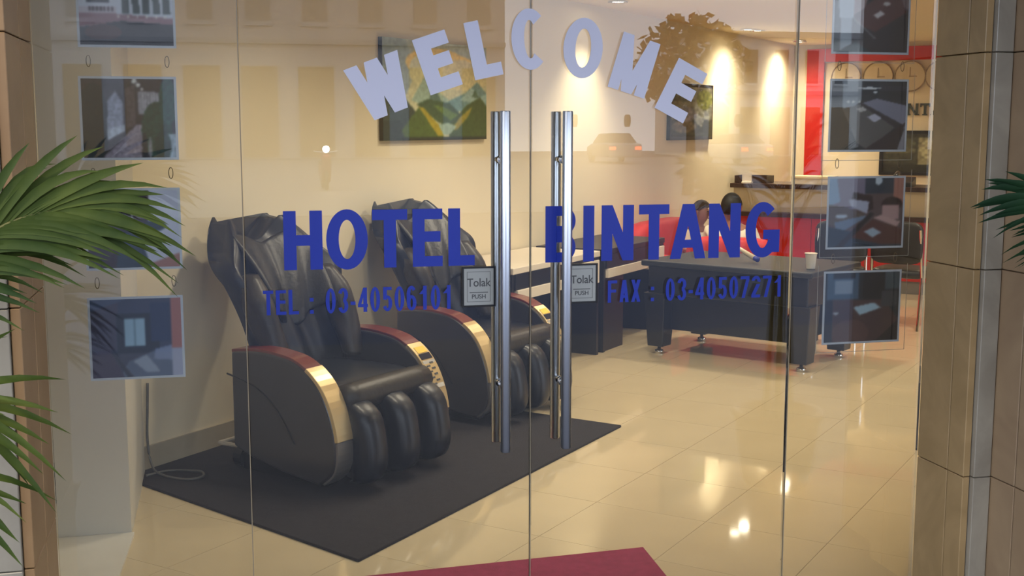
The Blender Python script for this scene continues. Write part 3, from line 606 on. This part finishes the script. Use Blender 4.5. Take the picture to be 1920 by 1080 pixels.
# ------------------------------------------------------------------ games table
GC = Vector((2.655, 4.11, 0)); gz = math.radians(-51)
g = thing('games_table', 'black games table on tapered legs with chrome feet', 'table', GC, gz)
MB().box(-0.64,0.64,-0.42,0.42,0.63,0.67).obj('table_top', mat('reflection_blue_table_top', rgb(24,30,38), 0.5), g, bevel=0.01)  # blue of the reflection on the black top is put into its colour
MB().box(-0.60,0.60,-0.38,0.38,0.43,0.63).obj('apron', M_black, g, bevel=0.008)
MB().box(-0.47,0.47,-0.28,0.28,0.17,0.43).obj('lower_body', M_black, g, bevel=0.008)
for sx in (-1,1):
    for sy in (-1,1):
        x, y = sx*0.54, sy*0.315; rings = []
        for z, k in ((0.055,0.062),(0.44,0.085)): rings.append([(x-k,y-k,z),(x+k,y-k,z),(x+k,y+k,z),(x-k,y+k,z)])
        lg = MB().loft(rings).obj('leg', M_black, g, bevel=0.006)
        MB().lathe([(0.012,0.056),(0.012,0.03),(0.03,0.022),(0.032,0.0)], 16, (x,y,0)).obj('foot', M_chrome, lg, smooth=True)
cupm = MB().lathe([(0.0,0.0),(0.026,0.0),(0.028,0.004),(0.038,0.10),(0.040,0.102),(0.036,0.102),(0.027,0.008),(0.0,0.006)], 24)
c_ = thing('paper_cup', 'white paper cup on the corner of the games table', 'cup', (2.83,3.56,0.671)); cupm.obj('cup_body', mat('white_paper_cup', rgb(232,228,216), 0.6), c_, smooth=True)
MB().lathe([(0.041,0.1),(0.043,0.103),(0.041,0.106),(0.038,0.103)], 24).obj('rim', M_wt, c_, smooth=True)
stick = thing('pool_cue', 'pale cue stick lying tilted across the games table', 'cue', (2.56,4.30,0.0))
MB().tube([(0.0,0.05,0.84),(0.035,-0.12,0.752),(0.075,-0.30,0.70)], [0.012,0.015,0.017], 10).obj('shaft', mat('pale_ash_wood', rgb(214,200,172), 0.4), stick, smooth=True)
MB().tube([(0.075,-0.30,0.70),(0.083,-0.335,0.692)], 0.0175, 10).obj('butt_cap', M_blue, stick, smooth=True)
cr = thing('wooden_crate', 'small reddish wooden crate on a black base behind the games table', 'crate', (3.26,4.55,0), math.radians(-45))
MB().box(-0.13,0.13,-0.10,0.10,0.0,0.09).obj('base', M_black, cr)
for i in range(3): MB().box(-0.14,0.14,-0.11+i*0.075,-0.04+i*0.075,0.09,0.20).obj('slat', mat('reddish_wood', rgb(158,98,72), 0.5, noise=0.15), cr, bevel=0.003)

# ------------------------------------------------------------------ sofas
def sofa(name, label, s, off, rz, wid, dep, hb, seats):
    t = thing(name, label, 'sofa' if seats > 1 else 'armchair', W(s,off), rz)      # faces local -Y, origin centre
    hw = wid/2; hd = dep/2
    MB().box(-hw+0.02,hw-0.02,-hd+0.04,hd-0.02,0.06,0.26).obj('base', M_red, t, bevel=0.02)
    rbox(-hw+0.06,hw-0.06,hd-0.22,hd,0.22,hb,5,28,12).obj('backrest', M_red, t, smooth=True)
    for sx in (-1,1): rbox(sx*hw-(0.15 if sx>0 else 0),sx*hw+(0.15 if sx<0 else 0),-hd,hd-0.02,0.10,0.56,5).obj('armrest', M_red, t, smooth=True)
    w1 = (wid-0.30)/seats
    for i in range(seats): rbox(-hw+0.15+i*w1,-hw+0.15+(i+1)*w1,-hd+0.01,hd-0.2,0.24,0.42,5).obj('seat_cushion', M_red, t, smooth=True)
    for sx in (-1,1):
        for sy in (-1,1): MB().lathe([(0.018,0.0),(0.028,0.065)], 12, (sx*(hw-0.08), sy*(hd-0.08), 0)).obj('foot', M_black, t)
    return t
sofa('red_sofa', 'red upholstered sofa against the side wall behind the games table', 5.95, 0.30, VA, 1.40, 0.55, 0.80, 2)
sofa('red_armchair', 'red armchair seen from behind with a person seated in it', 5.50, 1.03, VA+PI/2, 0.84, 0.74, 0.74, 1)

# ------------------------------------------------------------------ people
def skin_obj(name, verts, edges, radii, m, parent, root=0, sub=2):
    me = bpy.data.meshes.new(name); me.from_pydata(verts, edges, []); me.materials.append(m)
    o = bpy.data.objects.new(name, me); COL.objects.link(o); o.parent = parent
    md = o.modifiers.new('Skin', 'SKIN'); md.use_smooth_shade = True
    for i, r_ in enumerate(radii):
        d = me.skin_vertices[0].data[i]; d.radius = r_ if isinstance(r_, tuple) else (r_, r_); d.use_root = (i == root)
    s_ = o.modifiers.new('Subdivision', 'SUBSURF'); s_.levels = sub; s_.render_levels = sub
    return o
def person(label, loc, rz, lean, hair_full, head_fwd=0.0):
    """seated figure facing local -Y, origin on the floor under the pelvis"""
    t = thing('person', label, 'person', loc, rz)
    L = lean
    V = [(0,0,0.50),(0,0.0-L*0.15,0.62),(0,-L*0.35,0.76),(0,-L*0.5,0.88),(0,-L*0.55,0.96),(0,-L*0.62-head_fwd*0.4,1.02),(0,-L*0.68-head_fwd,1.085),(0,-L*0.68-head_fwd,1.15)]
    E = [(i,i+1) for i in range(7)]; Rr = [(0.15,0.11),(0.14,0.105),(0.155,0.11),(0.13,0.09),(0.05,0.05),(0.068,0.075),(0.078,0.092),(0.06,0.07)]
    hands = []
    for sx in (-1,1):
        b = len(V); V += [(sx*0.17,-L*0.5,0.875),(sx*0.225,-0.06-L*0.4,0.69),(sx*0.17,-0.26-L*0.3,0.60),(sx*0.15,-0.34-L*0.3,0.59)]
        E += [(3,b),(b,b+1),(b+1,b+2),(b+2,b+3)]; Rr += [0.062,0.045,0.033,(0.04,0.02)]; hands.append(V[-1])
        b = len(V); V += [(sx*0.10,-0.05,0.47),(sx*0.12,-0.42,0.48),(sx*0.12,-0.45,0.09),(sx*0.12,-0.60,0.04)]
        E += [(0,b),(b,b+1),(b+1,b+2),(b+2,b+3)]; Rr += [0.095,0.065,0.042,(0.045,0.03)]
    body = skin_obj('body', V, E, Rr, M_skin, t)
    for hx, hy, hz in hands:       # five fingers each
        for k in range(5):
            dx = (k-2)*0.018; ln = [0.055,0.075,0.082,0.076,0.06][k]
            MB().tube([(hx+dx*0.8,hy,hz),(hx+dx,hy-ln*0.6,hz+0.004),(hx+dx,hy-ln,hz-0.018)], [0.009,0.0085,0.006], 8).obj('finger', M_skin, t, smooth=True)
    # shirt: torso and sleeves, slightly larger than the body
    SV = [(0,0.005,0.50),(0,-L*0.15,0.62),(0,-L*0.35,0.76),(0,-L*0.5,0.885)]; SE = [(0,1),(1,2),(2,3)]; SR = [(0.165,0.13),(0.158,0.122),(0.172,0.126),(0.145,0.10)]
    for sx in (-1,1):
        b = len(SV); SV += [(sx*0.175,-L*0.5,0.875),(sx*0.23,-0.05-L*0.4,0.71)]; SE += [(3,b),(b,b+1)]; SR += [0.076,0.062]
    skin_obj('shirt', SV, SE, SR, M_shirt, t)
    PV = [(0,0.0,0.47)]; PE = []; PR = [(0.165,0.12)]
    for sx in (-1,1):
        b = len(PV); PV += [(sx*0.105,-0.06,0.47),(sx*0.12,-0.42,0.48),(sx*0.12,-0.45,0.14)]; PE += [(0,b),(b,b+1),(b+1,b+2)]; PR += [0.108,0.078,0.058]
    skin_obj('trousers', PV, PE, PR, M_pants, t)
    hy = -L*0.68-head_fwd; hz = 1.10; rows = []
    for j in range(10):
        row = []
        for i in range(28):
            a = 2*PI*i/28; back = 0.5+0.5*math.sin(a)          # 0 at the face, 1 at the nape
            lim = math.radians(52+(72 if hair_full else 48)*back**0.8); th = 0.02+(lim-0.02)*j/9
            row.append((0.090*math.sin(th)*math.cos(a), hy+0.008+0.104*math.sin(th)*math.sin(a), hz-0.005+0.118*math.cos(th)))
        rows.append(row)
    MB().loft(rows).obj('hair', M_hair if hair_full else mat('greying_hair', rgb(66,54,48), 0.7), t, smooth=True)
    for sx in (-1,1):
        rbox(sx*0.084-0.008,sx*0.084+0.008,hy-0.012,hy+0.02,hz-0.045,hz+0.015,2.5,10,6).obj('ear', M_skin, t, smooth=True)
        rbox(sx*0.033-0.014,sx*0.033+0.014,hy-0.098,hy-0.078,hz-0.005,hz+0.008,2.2,10,6).obj('eye', M_hair, t, smooth=True)
    MB().loft([[(-0.010,hy-0.085,hz+0.005),(0.010,hy-0.085,hz+0.005),(0.0,hy-0.098,hz+0.005)],[(-0.017,hy-0.085,hz-0.04),(0.017,hy-0.085,hz-0.04),(0.0,hy-0.122,hz-0.038)]]).obj('nose', M_skin, t, smooth=True)
    rbox(-0.024,0.024,hy-0.092,hy-0.076,hz-0.072,hz-0.060,2.2,10,6).obj('mouth', mat('lips', rgb(120,62,56), 0.5), t, smooth=True)
    return t
pA = W(5.50,0.92,-0.09); pB = W(6.30,0.27,-0.13)
person('person with dark hair and cream shirt sitting with back to the doors', pA, VA+PI/2, 0.08, True).scale = (0.96,0.96,0.96)
person('person in cream shirt leaning forward on the red sofa, facing the doors', pB, VA-math.radians(12), 0.16, False, 0.03).scale = (0.9,0.9,0.9)

# ------------------------------------------------------------------ reception counter
CF = Vector((5.504,6.543,0)); SC = (CF-A0).dot(WD); OC = -(CF-A0).dot(WN)     # counter front line
ct = thing('reception_counter', 'red fronted reception counter with dark top at the back', 'counter', W(SC,0.0), VA-PI/2)
# local: x = distance out from the side wall, y = away from the door
def cbox(name, x0, x1, y0, y1, z0, z1, m, bev=0.0): return MB().box(x0,x1,y0,y1,z0,z1).obj(name, m, ct, bevel=bev)
CW = 4.2
cbox('plinth', 0.05, CW, 0.03, 0.5, 0.0, 0.125, M_greyp)
for i in range(5): cbox('red_panel', 0.05+i*0.83, 0.05+(i+1)*0.83-0.004, 0.0, 0.48, 0.125, 0.70, M_redp, 0.003)
cbox('ledge', 0.03, CW, -0.06, 0.5, 0.70, 0.745, M_brownp, 0.004)
cbox('cream_fascia', 0.05, CW, 0.04, 0.5, 0.745, 0.985, mat('cream_laminate', rgb(206,192,158), 0.5), 0.003)
cbox('counter_top', 0.03, CW, -0.02, 0.62, 0.985, 1.03, M_brownp, 0.004)
def on_counter(name, label, cat, x, y, z=1.031):
    q = W(SC+y, x, z); return thing(name, label, cat, q, VA-PI/2)
a_ = on_counter('document_tray', 'dark brown document tray on the reception counter', 'tray', 0.22, 0.18); MB().box(-0.17,0.17,-0.12,0.12,0,0.012).obj('tray_base', M_brownp, a_)
for q in ((-0.17,-0.16,-0.12,0.12),(0.16,0.17,-0.12,0.12),(-0.16,0.16,-0.12,-0.11),(-0.16,0.16,0.11,0.12)): MB().box(*q,0.012,0.075).obj('tray_side', M_brownp, a_)
a_ = on_counter('card_holder', 'small white card holder on the reception counter', 'card holder', 0.20, 0.02)
MB().prism([(-0.035,0),(0.035,0),(0.035,0.018),(0.0,0.022),(-0.012,0.10),(-0.02,0.10),(-0.012,0.018),(-0.035,0.016)], -0.05, 0.05, 'x').obj('holder', M_wt, a_)
a_ = on_counter('cream_box', 'low cream cardboard box beside the red surround on the counter', 'box', 0.86, 0.12); MB().box(-0.2,0.2,-0.12,0.12,0,0.06).obj('box_body', M_wt, a_, bevel=0.004); MB().box(-0.205,0.205,-0.125,0.125,0.06,0.085).obj('lid', mat('cream_card', rgb(226,206,160), 0.6), a_, bevel=0.004)
a_ = on_counter('black_telephone', 'black desk telephone at the right of the reception counter', 'telephone', 1.72, 0.15); MB().prism([(-0.1,0),(0.1,0),(0.1,0.09),(-0.1,0.04)], -0.1, 0.1, 'x').obj('phone_body', M_black, a_, bevel=0.006)
MB().tube([(-0.07,-0.08,0.085),(-0.07,0.08,0.125)], 0.022, 10).obj('handset', M_black, a_, smooth=True)
# clocks, wall name and picture on the far wall
for i, tt in enumerate((0.62, 0.98, 1.33, 1.66)):
    q = F(tt, 2.16, 0.0); t = thing('wall_clock', ['leftmost','second','third','rightmost'][i]+' round wall clock in the row above the reception name', 'clock', q, VA-PI/2, 'clocks on the reception wall')
    n = 32; ring = [(0.165*math.cos(2*PI*k/n), 0.165*math.sin(2*PI*k/n)) for k in range(n)]
    MB().prism(ring, -0.03, 0.0, 'y').obj('clock_face', mat('clock_face', rgb(206,190,158), 0.6), t)
    MB().tube([(x,-0.03,z) for x, z in ring]+[(ring[0][0],-0.03,ring[0][1])], 0.007, 8).obj('clock_rim', mat('bronze_rim', rgb(150,128,98), 0.4, 0.4), t, smooth=True)
    MB().box(-0.005,0.005,-0.034,-0.031,-0.01,0.10).obj('clock_hand', MATS['bronze_rim'], t); MB().box(-0.01,0.075,-0.034,-0.031,-0.006,0.006).obj('clock_hand', MATS['bronze_rim'], t)
nm = thing('reception_name', 'dark green BINTANG name in serif letters on the reception wall', 'lettering', F(1.60,1.73,0.0), VA-PI/2)
M_dg = mat('dark_green_letters', rgb(52,62,52), 0.5)
def serif(c, w, h, t, x):
    b = MB()
    for q in glyph(c, w, h, t): b.prism([(x+p, z) for p, z in q], -0.02, 0.0, 'y')
    k = 0.012
    if c in 'INTA':
        for fx in {'I':[t/2],'N':[t/2,w-t/2],'T':[w/2],'A':[t/2,w-t/2]}[c]: b.prism(R(x+fx-t,0,x+fx+t,k), -0.02, 0, 'y')
        for fx in {'I':[t/2],'N':[t/2],'T':[],'A':[]}[c]: b.prism(R(x+fx-t,h-k,x+fx+t,h), -0.02, 0, 'y')
        if c == 'T':
            for fx in (0, w-0.01): b.prism(R(x+fx,h-0.04,x+fx+0.01,h), -0.02, 0, 'y')
    b.obj('letter', M_dg, nm)
x = -0.46
for c, w_ in zip('BINTANG', (0.095,0.03,0.12,0.105,0.13,0.12,0.11)):
    serif(c, w_, 0.13, 0.026, x); x += w_+0.022
def pic_town():
    p = Paint(70,50,(52,54,42)); p.rect(.55,.2,.95,.9,(120,116,88)); p.ell(.72,.6,.16,.25,(150,146,112)); p.rect(0,0,1,.2,(34,36,28)); p.rect(.0,.5,.5,.62,(90,88,66)); p.ell(.3,.75,.2,.14,(76,78,58)); return p.grain(.4,3,11).blur(1)
t = thing('framed_print', 'dark olive framed print under the reception name', 'picture', F(1.42,1.06,0.0), VA-PI/2)
for q in (R(-0.39,0,0.39,0.035), R(-0.39,0.465,0.39,0.5), R(-0.39,0.035,-0.355,0.465), R(0.355,0.035,0.39,0.465)): MB().prism(q, -0.035, 0, 'y').obj('frame_side', M_black, t)
o = bpy.data.objects.new('print', pic_town().mesh('print', -0.355,0.355,0.035,0.465,M_pic)); COL.objects.link(o); o.parent = t; o.location = (0,-0.012,0)
# two black chairs in front of the counter
def make_chair(label):
    t = thing('lobby_chair', label, 'chair', (0,0,0), 0, 'black chairs in front of the reception counter')
    rbox(-0.22,0.22,-0.22,0.22,0.40,0.48,5).obj('seat', M_leather, t, smooth=True)
    rbox(-0.21,0.21,0.18,0.24,0.52,0.86,5).obj('backrest', M_leather2, t, smooth=True)
    for sx in (-1,1):
        MB().tube([(sx*0.20,-0.19,0.0),(sx*0.20,-0.19,0.42)], 0.012, 8).obj('leg', M_chrome, t); MB().tube([(sx*0.20,0.24,0.0),(sx*0.20,0.19,0.42),(sx*0.19,0.235,0.80)], 0.012, 8).obj('leg', M_chrome, t)
    return t
k1 = make_chair('black lobby chair before the counter, nearer the games table'); k1.location = (3.95,5.25,0); k1.rotation_euler = (0,0,math.radians(160))
k2 = copy_tree(k1); k2['label'] = 'black lobby chair before the counter, farther right beside the red front'; k2.location = (4.42,5.0,0); k2.rotation_euler = (0,0,math.radians(130))

# ------------------------------------------------------------------ downlights
def downlight(x, y, energy, label, size=150, blend=0.9):
    t = thing('ceiling_downlight', label, 'ceiling light', (x,y,2.54), 0, 'recessed ceiling downlights')
    MB().lathe([(0.055,0.0),(0.075,-0.004),(0.078,-0.008),(0.055,-0.009),(0.05,-0.002)], 24).obj('bezel', M_chrome, t, smooth=True)
    MB().lathe([(0.0,-0.003),(0.05,-0.003),(0.05,-0.0005),(0.0,-0.0005)], 24).obj('lens', M_lampface, t)
    ld = bpy.data.lights.new('downlight_beam', 'SPOT'); ld.energy = energy*LK; ld.color = LAMP; ld.spot_size = math.radians(size); ld.spot_blend = blend; ld.shadow_soft_size = 0.05
    lo = bpy.data.objects.new('downlight_beam', ld); COL.objects.link(lo); lo.parent = t; lo.location = (0,0,-0.02)
for s, e, lab in ((0.9,34,'ceiling downlight over the first massage chair beside the side wall'),(2.55,46,'ceiling downlight above the second massage chair beside the wall'),(4.65,60,'ceiling downlight washing the side wall above the desks'),(7.65,60,'ceiling downlight washing the wall right of the garden picture'),(9.35,60,'ceiling downlight washing the wall near the reception corner')):
    q = W(s, 0.30 if s > 4 else 1.0); downlight(q.x, q.y, e, lab, 95 if s > 4 else 140, 0.8)
for x, y, e, lab in ((4.228,7.472,70,'lit ceiling downlight in view before the reception counter'),(5.361,8.795,60,'lit ceiling downlight in view over the reception desk'),(1.4,2.6,75,'ceiling downlight in the middle of the lobby near the doors'),(2.7,4.6,75,'ceiling downlight above the games table'),
        (0.3,1.3,45,'ceiling downlight just inside the glass doors'),(-0.75,0.5,14,'added fill downlight just inside the left pane'),(4.2,4.0,80,'ceiling downlight over the right side of the lobby'),(6.2,6.6,70,'ceiling downlight above the right part of the counter'),(3.0,1.6,70,'ceiling downlight behind the right pane'),(5.5,3.0,70,'ceiling downlight at the far right of the lobby')):  # the left-pane light is an added, unseen fill that brightens the pier
    downlight(x, y, e, lab)

# ------------------------------------------------------------------ palms outside
def leaflet(b, base, d, up, ln, wd_, droop):
    d = d.normalized(); side = d.cross(up).normalized(); prev = None; n = 6; rows = []
    for k in range(n+1):
        f = k/n; c = base+d*(ln*f)+Vector((0,0,-droop*ln*f*f)); w_ = wd_*math.sin(PI*min(1,0.12+f*0.9))**0.8*(1 if f < 1 else 0.05)
        nrm = side.cross(d).normalized()
        rows.append([c-side*w_+nrm*w_*0.35, c, c+side*w_+nrm*w_*0.35])
    b.sheet(rows)
def frond(parent, base, tip, sag, ln, m, n=16, wd_=0.016, stem0=0.3, roll=0.0):
    base, tip = Vector(base), Vector(tip); pts = []
    for k in range(21):
        f = k/20; c = base.lerp(tip, f); c.z += sag*math.sin(PI*f); pts.append(c)
    fo = MB().tube(pts, [0.007*(1-0.75*k/20) for k in range(21)], 6).obj('frond', M_stem, parent, smooth=True)
    for k in range(n):
        f = stem0+(1-stem0)*k/(n-1)*0.98; i = min(int(f*20), 19); c = pts[i].lerp(pts[i+1], f*20-i); d = (pts[i+1]-pts[i]).normalized()
        sd = d.cross(Vector((0,0,1))).normalized(); sd = Matrix.Rotation(roll, 3, d) @ sd; upv = sd.cross(d)
        L_ = ln*(0.6+0.4*math.sin(PI*min(1,0.2+0.75*(k/(n-1)))))
        for s_ in (-1,1):
            dd = d*(0.8+0.6*k/n)+sd*s_*(0.62-0.42*k/n)+upv*0.08
            one = MB(); leaflet(one, c, dd+Vector((random.uniform(-.06,.06),random.uniform(-.06,.06),random.uniform(-.05,.05))), upv, L_*random.uniform(0.85,1.12), wd_, 0.2+random.uniform(0,0.35))
            one.obj('leaflet', m, fo, smooth=True)
def palm(label, x, y, fr, m, zc):
    t = thing('potted_palm', label, 'plant', (x,y,0.0))
    MB().lathe([(0.0,0.0),(0.13,0.0),(0.15,0.03),(0.19,0.30),(0.205,0.33),(0.20,0.35),(0.175,0.34),(0.165,0.29),(0.0,0.29)], 28).obj('pot', M_pot, t, smooth=True)
    MB().lathe([(0.0,0.291),(0.164,0.291),(0.164,0.305),(0.0,0.312)], 24).obj('soil', M_soil, t)
    for k in range(4):
        a = k*PI/2+0.4; MB().tube([(0.05*math.cos(a),0.05*math.sin(a),0.30),(0.03*math.cos(a),0.03*math.sin(a),zc)], [0.018,0.012], 8).obj('cane', M_stem, t, smooth=True)
    for tip, sag, ln, n, roll, z0 in fr: frond(t, (0,0,z0), tip, sag, ln, m, int(n*1.5), 0.0115, 0.3, math.radians(roll))
    return t
palm('potted palm with arching green fronds at the left jamb', -1.66, -0.84, [((0.44,-0.06,1.43),0.10,0.33,14,80,1.08),((0.26,0.02,1.38),0.05,0.30,10,62,1.08),((0.14,0.0,1.00),0.07,0.33,6,50,0.84),((0.10,-0.02,0.84),0.06,0.30,5,40,0.70),((-0.3,0.1,1.5),0.1,0.28,8,0,1.1),((-0.4,-0.2,1.2),0.12,0.28,8,0,1.1),((-0.1,-0.35,1.4),0.12,0.26,8,0,1.1)], M_leaf, 1.1)
palm('potted palm with dark green pointed leaves at the right jamb', 1.46, -1.22, [((-0.46,0.15,1.43),0.08,0.24,12,70,1.02),((-0.40,0.12,1.33),0.06,0.24,10,50,1.0),((0.3,0.1,1.5),0.1,0.26,8,0,1.05),((0.1,-0.35,1.45),0.1,0.26,8,0,1.05),((0.05,0.15,1.6),0.06,0.22,8,0,1.05)], M_leaf2, 1.05)

# ------------------------------------------------------------------ street behind the camera (seen in the glass)
tag(struct(MB().box(-30,60,-5.2,-0.0,-0.12,-0.001).obj('pavement', mat('grey_pavement', rgb(72,72,82), 0.6, noise=0.1))), 'grey pavement outside the glass doors')
tag(struct(MB().box(-80,120,-80,-5.2,-0.3,-0.14).obj('road', mat('asphalt', rgb(60,68,92), 0.7, noise=0.1, nscale=2))), 'asphalt street reflected in the glass')
tag(struct(MB().box(-60,90,-61.5,-20,-0.139,-0.12).obj('reflection_strip', mat('reflection_strip_tone', rgb(128,130,134), 0.7, noise=0.12, nscale=0.6))), 'added pale ground strip softening the street reflection')  # added strip whose mid tone softens the reflected street edge
tag(struct(MB().box(-3.6,4.2,-3.9,-0.25,3.3,3.5).obj('ceiling_veranda', M_white)), 'pale veranda soffit over the pavement')
M_bw = mat('white_render', rgb(220,220,216), 0.8); M_bwin = mat('shop_window', rgb(60,64,70), 0.2); M_cor = mat('grey_cornice', rgb(150,150,154), 0.7)
def building(label, x0, x1, y, h, nwin, m, mw):
    t = thing('street_building', label, 'building', ((x0+x1)/2, y, -0.14)); hw = (x1-x0)/2
    MB().box(-hw,hw,-8,0,0,h).obj('wall', m, t); MB().box(-hw-0.2,hw+0.2,-8.2,0.35,h,h+0.35).obj('cornice', M_cor, t); MB().box(-hw,hw,0,0.25,h*0.52,h*0.52+0.25).obj('string_course', M_cor, t)
    for i in range(nwin):
        cx = -hw+(i+0.5)*2*hw/nwin; k = hw/nwin*0.42
        wn = MB().box(cx-k,cx+k,0,0.06,h*0.62,h*0.9).obj('window', mw, t); MB().box(cx-k-0.1,cx+k+0.1,0,0.12,h*0.60,h*0.62).obj('sill', m, wn)
        MB().box(cx-k*1.5,cx+k*1.5,0,0.06,0.1,h*0.42).obj('shopfront', mat('amber_shopfront', rgb(150,120,70), 0.5), t)
    return t
building('white two storey shophouse across the street, reflected in the right door', 26.4, 40.0, -62, 6.9, 7, M_bw, M_bwin)
building('tall pale shophouse across the street, reflected at the left', -34.0, 15.0, -64, 12.0, 16, mat('pale_render', rgb(176,174,176), 0.8), mat('lightened_window', rgb(132,130,130), 0.4))  # raised to cover the reflected sky; windows lightened to soften their reflection
tr = thing('street_tree', 'dark leafy street tree reflected above the garden picture', 'tree', (10.6,-25,-0.125)); MB().tube([(0,0,0),(0.05,0.02,1.2),(0,0,2.6)], [0.16,0.12,0.08], 10).obj('trunk', mat('bark', rgb(70,56,44), 0.9), tr)
cb = MB()
for i in range(900):
    a = random.uniform(0,2*PI); ph = math.asin(random.uniform(-1,1)); r_ = random.uniform(0.6,1.0); c = Vector((1.5*r_*math.cos(ph)*math.cos(a),1.5*r_*math.cos(ph)*math.sin(a),3.3+1.3*r_*math.sin(ph)))
    e1 = Vector((random.uniform(-1,1),random.uniform(-1,1),random.uniform(-1,1))).normalized()*0.16; e2 = e1.cross(Vector((random.uniform(-1,1),random.uniform(-1,1),1))).normalized()*0.1
    cb.add([c-e1,c+e2,c+e1,c-e2],[(0,1,2,3)])
o = cb.obj('foliage', mat('tree_leaf', rgb(40,58,34), 0.7, noise=0.2), tr); o['kind'] = 'stuff'
def car(label, x, y, rz, col, front):
    t = thing('parked_car', label, 'car', (x,y,-0.119), rz); pm = mat('car_paint_'+label.split()[0], col, 0.25, coat=0.6)
    prof = [(-2.1,0.35),(-2.05,0.75),(-1.3,0.88),(-0.7,1.38),(0.7,1.42),(1.5,0.98),(2.05,0.92),(2.1,0.4)]
    MB().prism([(-2.1,0.3),(-2.08,0.75),(-1.3,0.9),(1.5,0.98),(2.05,0.92),(2.1,0.3)], -0.83, 0.83, 'x').obj('car_body', pm, t, bevel=0.08, seg=3)
    MB().loft([[(-0.76,-1.3,0.9),(0.76,-1.3,0.9),(0.76,1.5,0.97),(-0.76,1.5,0.97)],[(-0.6,-0.6,1.4),(0.6,-0.6,1.4),(0.6,0.8,1.42),(-0.6,0.8,1.42)]]).obj('cabin', M_bwin, t, bevel=0.06, seg=2)
    for sx in (-1,1):
        for yy in (-1.3,1.35): MB().tube([(sx*0.66,yy,0.31),(sx*0.85,yy,0.31)], 0.31, 20).obj('wheel', M_black, t)
        MB().box(sx*0.62-0.14,sx*0.62+0.14,2.06,2.13,0.66,0.80).obj('tail_light', mat('red_tail_light', rgb(160,10,10), 0.3, emit=(1,0.12,0.06), estr=14), t)
        MB().lathe([(0.0,0.0),(0.10,0.0),(0.10,0.03),(0.0,0.03)], 16).obj('head_light', mat('head_light', (1,1,1), 0.3, emit=(1,0.97,0.92), estr=(70 if front else 0)), t)
        h_ = t.children[-1]; h_.location = (sx*0.62,-2.12,0.68); h_.rotation_euler = (PI/2,0,0)
    return t
car('silver car parked across the street, tail lights towards the doors', 17.6, -52, math.radians(3), rgb(150,152,156), False)
car('white car parked farther right across the street, tail lights lit', 22.2, -48, math.radians(-3), rgb(190,190,190), False)
sc = thing('motor_scooter', 'motor scooter with a bright headlight reflected beside the painting', 'scooter', (1.84,-30,-0.119))
for y in (-0.62,0.62):
    pts = [(0, y+0.22*math.cos(a), 0.27+0.22*math.sin(a)) for a in [2*PI*k/20 for k in range(21)]]
    MB().tube(pts, 0.05, 8).obj('wheel', M_black, sc, smooth=True)
MB().prism([(0.68,0.50),(0.60,0.95),(0.50,0.98),(0.40,0.40),(0.0,0.30),(-0.15,0.62),(-0.75,0.70),(-0.70,0.45),(-0.2,0.22),(0.45,0.22)], -0.13, 0.13, 'x').obj('scooter_body', M_burg, sc, bevel=0.03)
rbox(-0.13,0.13,-0.70,-0.10,0.66,0.80,4).obj('saddle', M_black, sc, smooth=True)
MB().tube([(-0.32,0.42,1.06),(0.0,0.5,1.02),(0.32,0.42,1.06)], 0.018, 8).obj('handlebar', M_chrome, sc)
hl = MB().lathe([(0.0,0.0),(0.09,0.0),(0.09,0.03),(0.0,0.03)], 20).obj('head_light', mat('bright_head_light', (1,1,1), 0.3, emit=(1,0.98,0.94), estr=220), sc); hl.location = (0,0.60,1.12); hl.rotation_euler = (-PI/2,0,0)
# added fill lights above the pavement, out of view, to warm the stone
for x, lab in ((-1.9,'added warm fill light above the left palm'),(2.1,'added warm fill light above the right palm')):
    t = thing('added_veranda_fill', lab, 'ceiling light', (x,-1.6,3.3), 0, 'added veranda fill lights')
    MB().lathe([(0.07,0.0),(0.095,-0.004),(0.098,-0.01),(0.07,-0.011),(0.065,-0.002)], 24).obj('bezel', M_chrome, t, smooth=True)
    MB().lathe([(0.0,-0.003),(0.065,-0.003),(0.065,-0.0005),(0.0,-0.0005)], 24).obj('lens', M_lampface, t)
    ld = bpy.data.lights.new('added_fill_beam', 'SPOT'); ld.energy = 100; ld.color = (1,0.82,0.58); ld.spot_size = math.radians(140); ld.spot_blend = 0.9; ld.shadow_soft_size = 0.07
    lo = bpy.data.objects.new('added_fill_beam', ld); COL.objects.link(lo); lo.parent = t; lo.location = (0,0,-0.02)
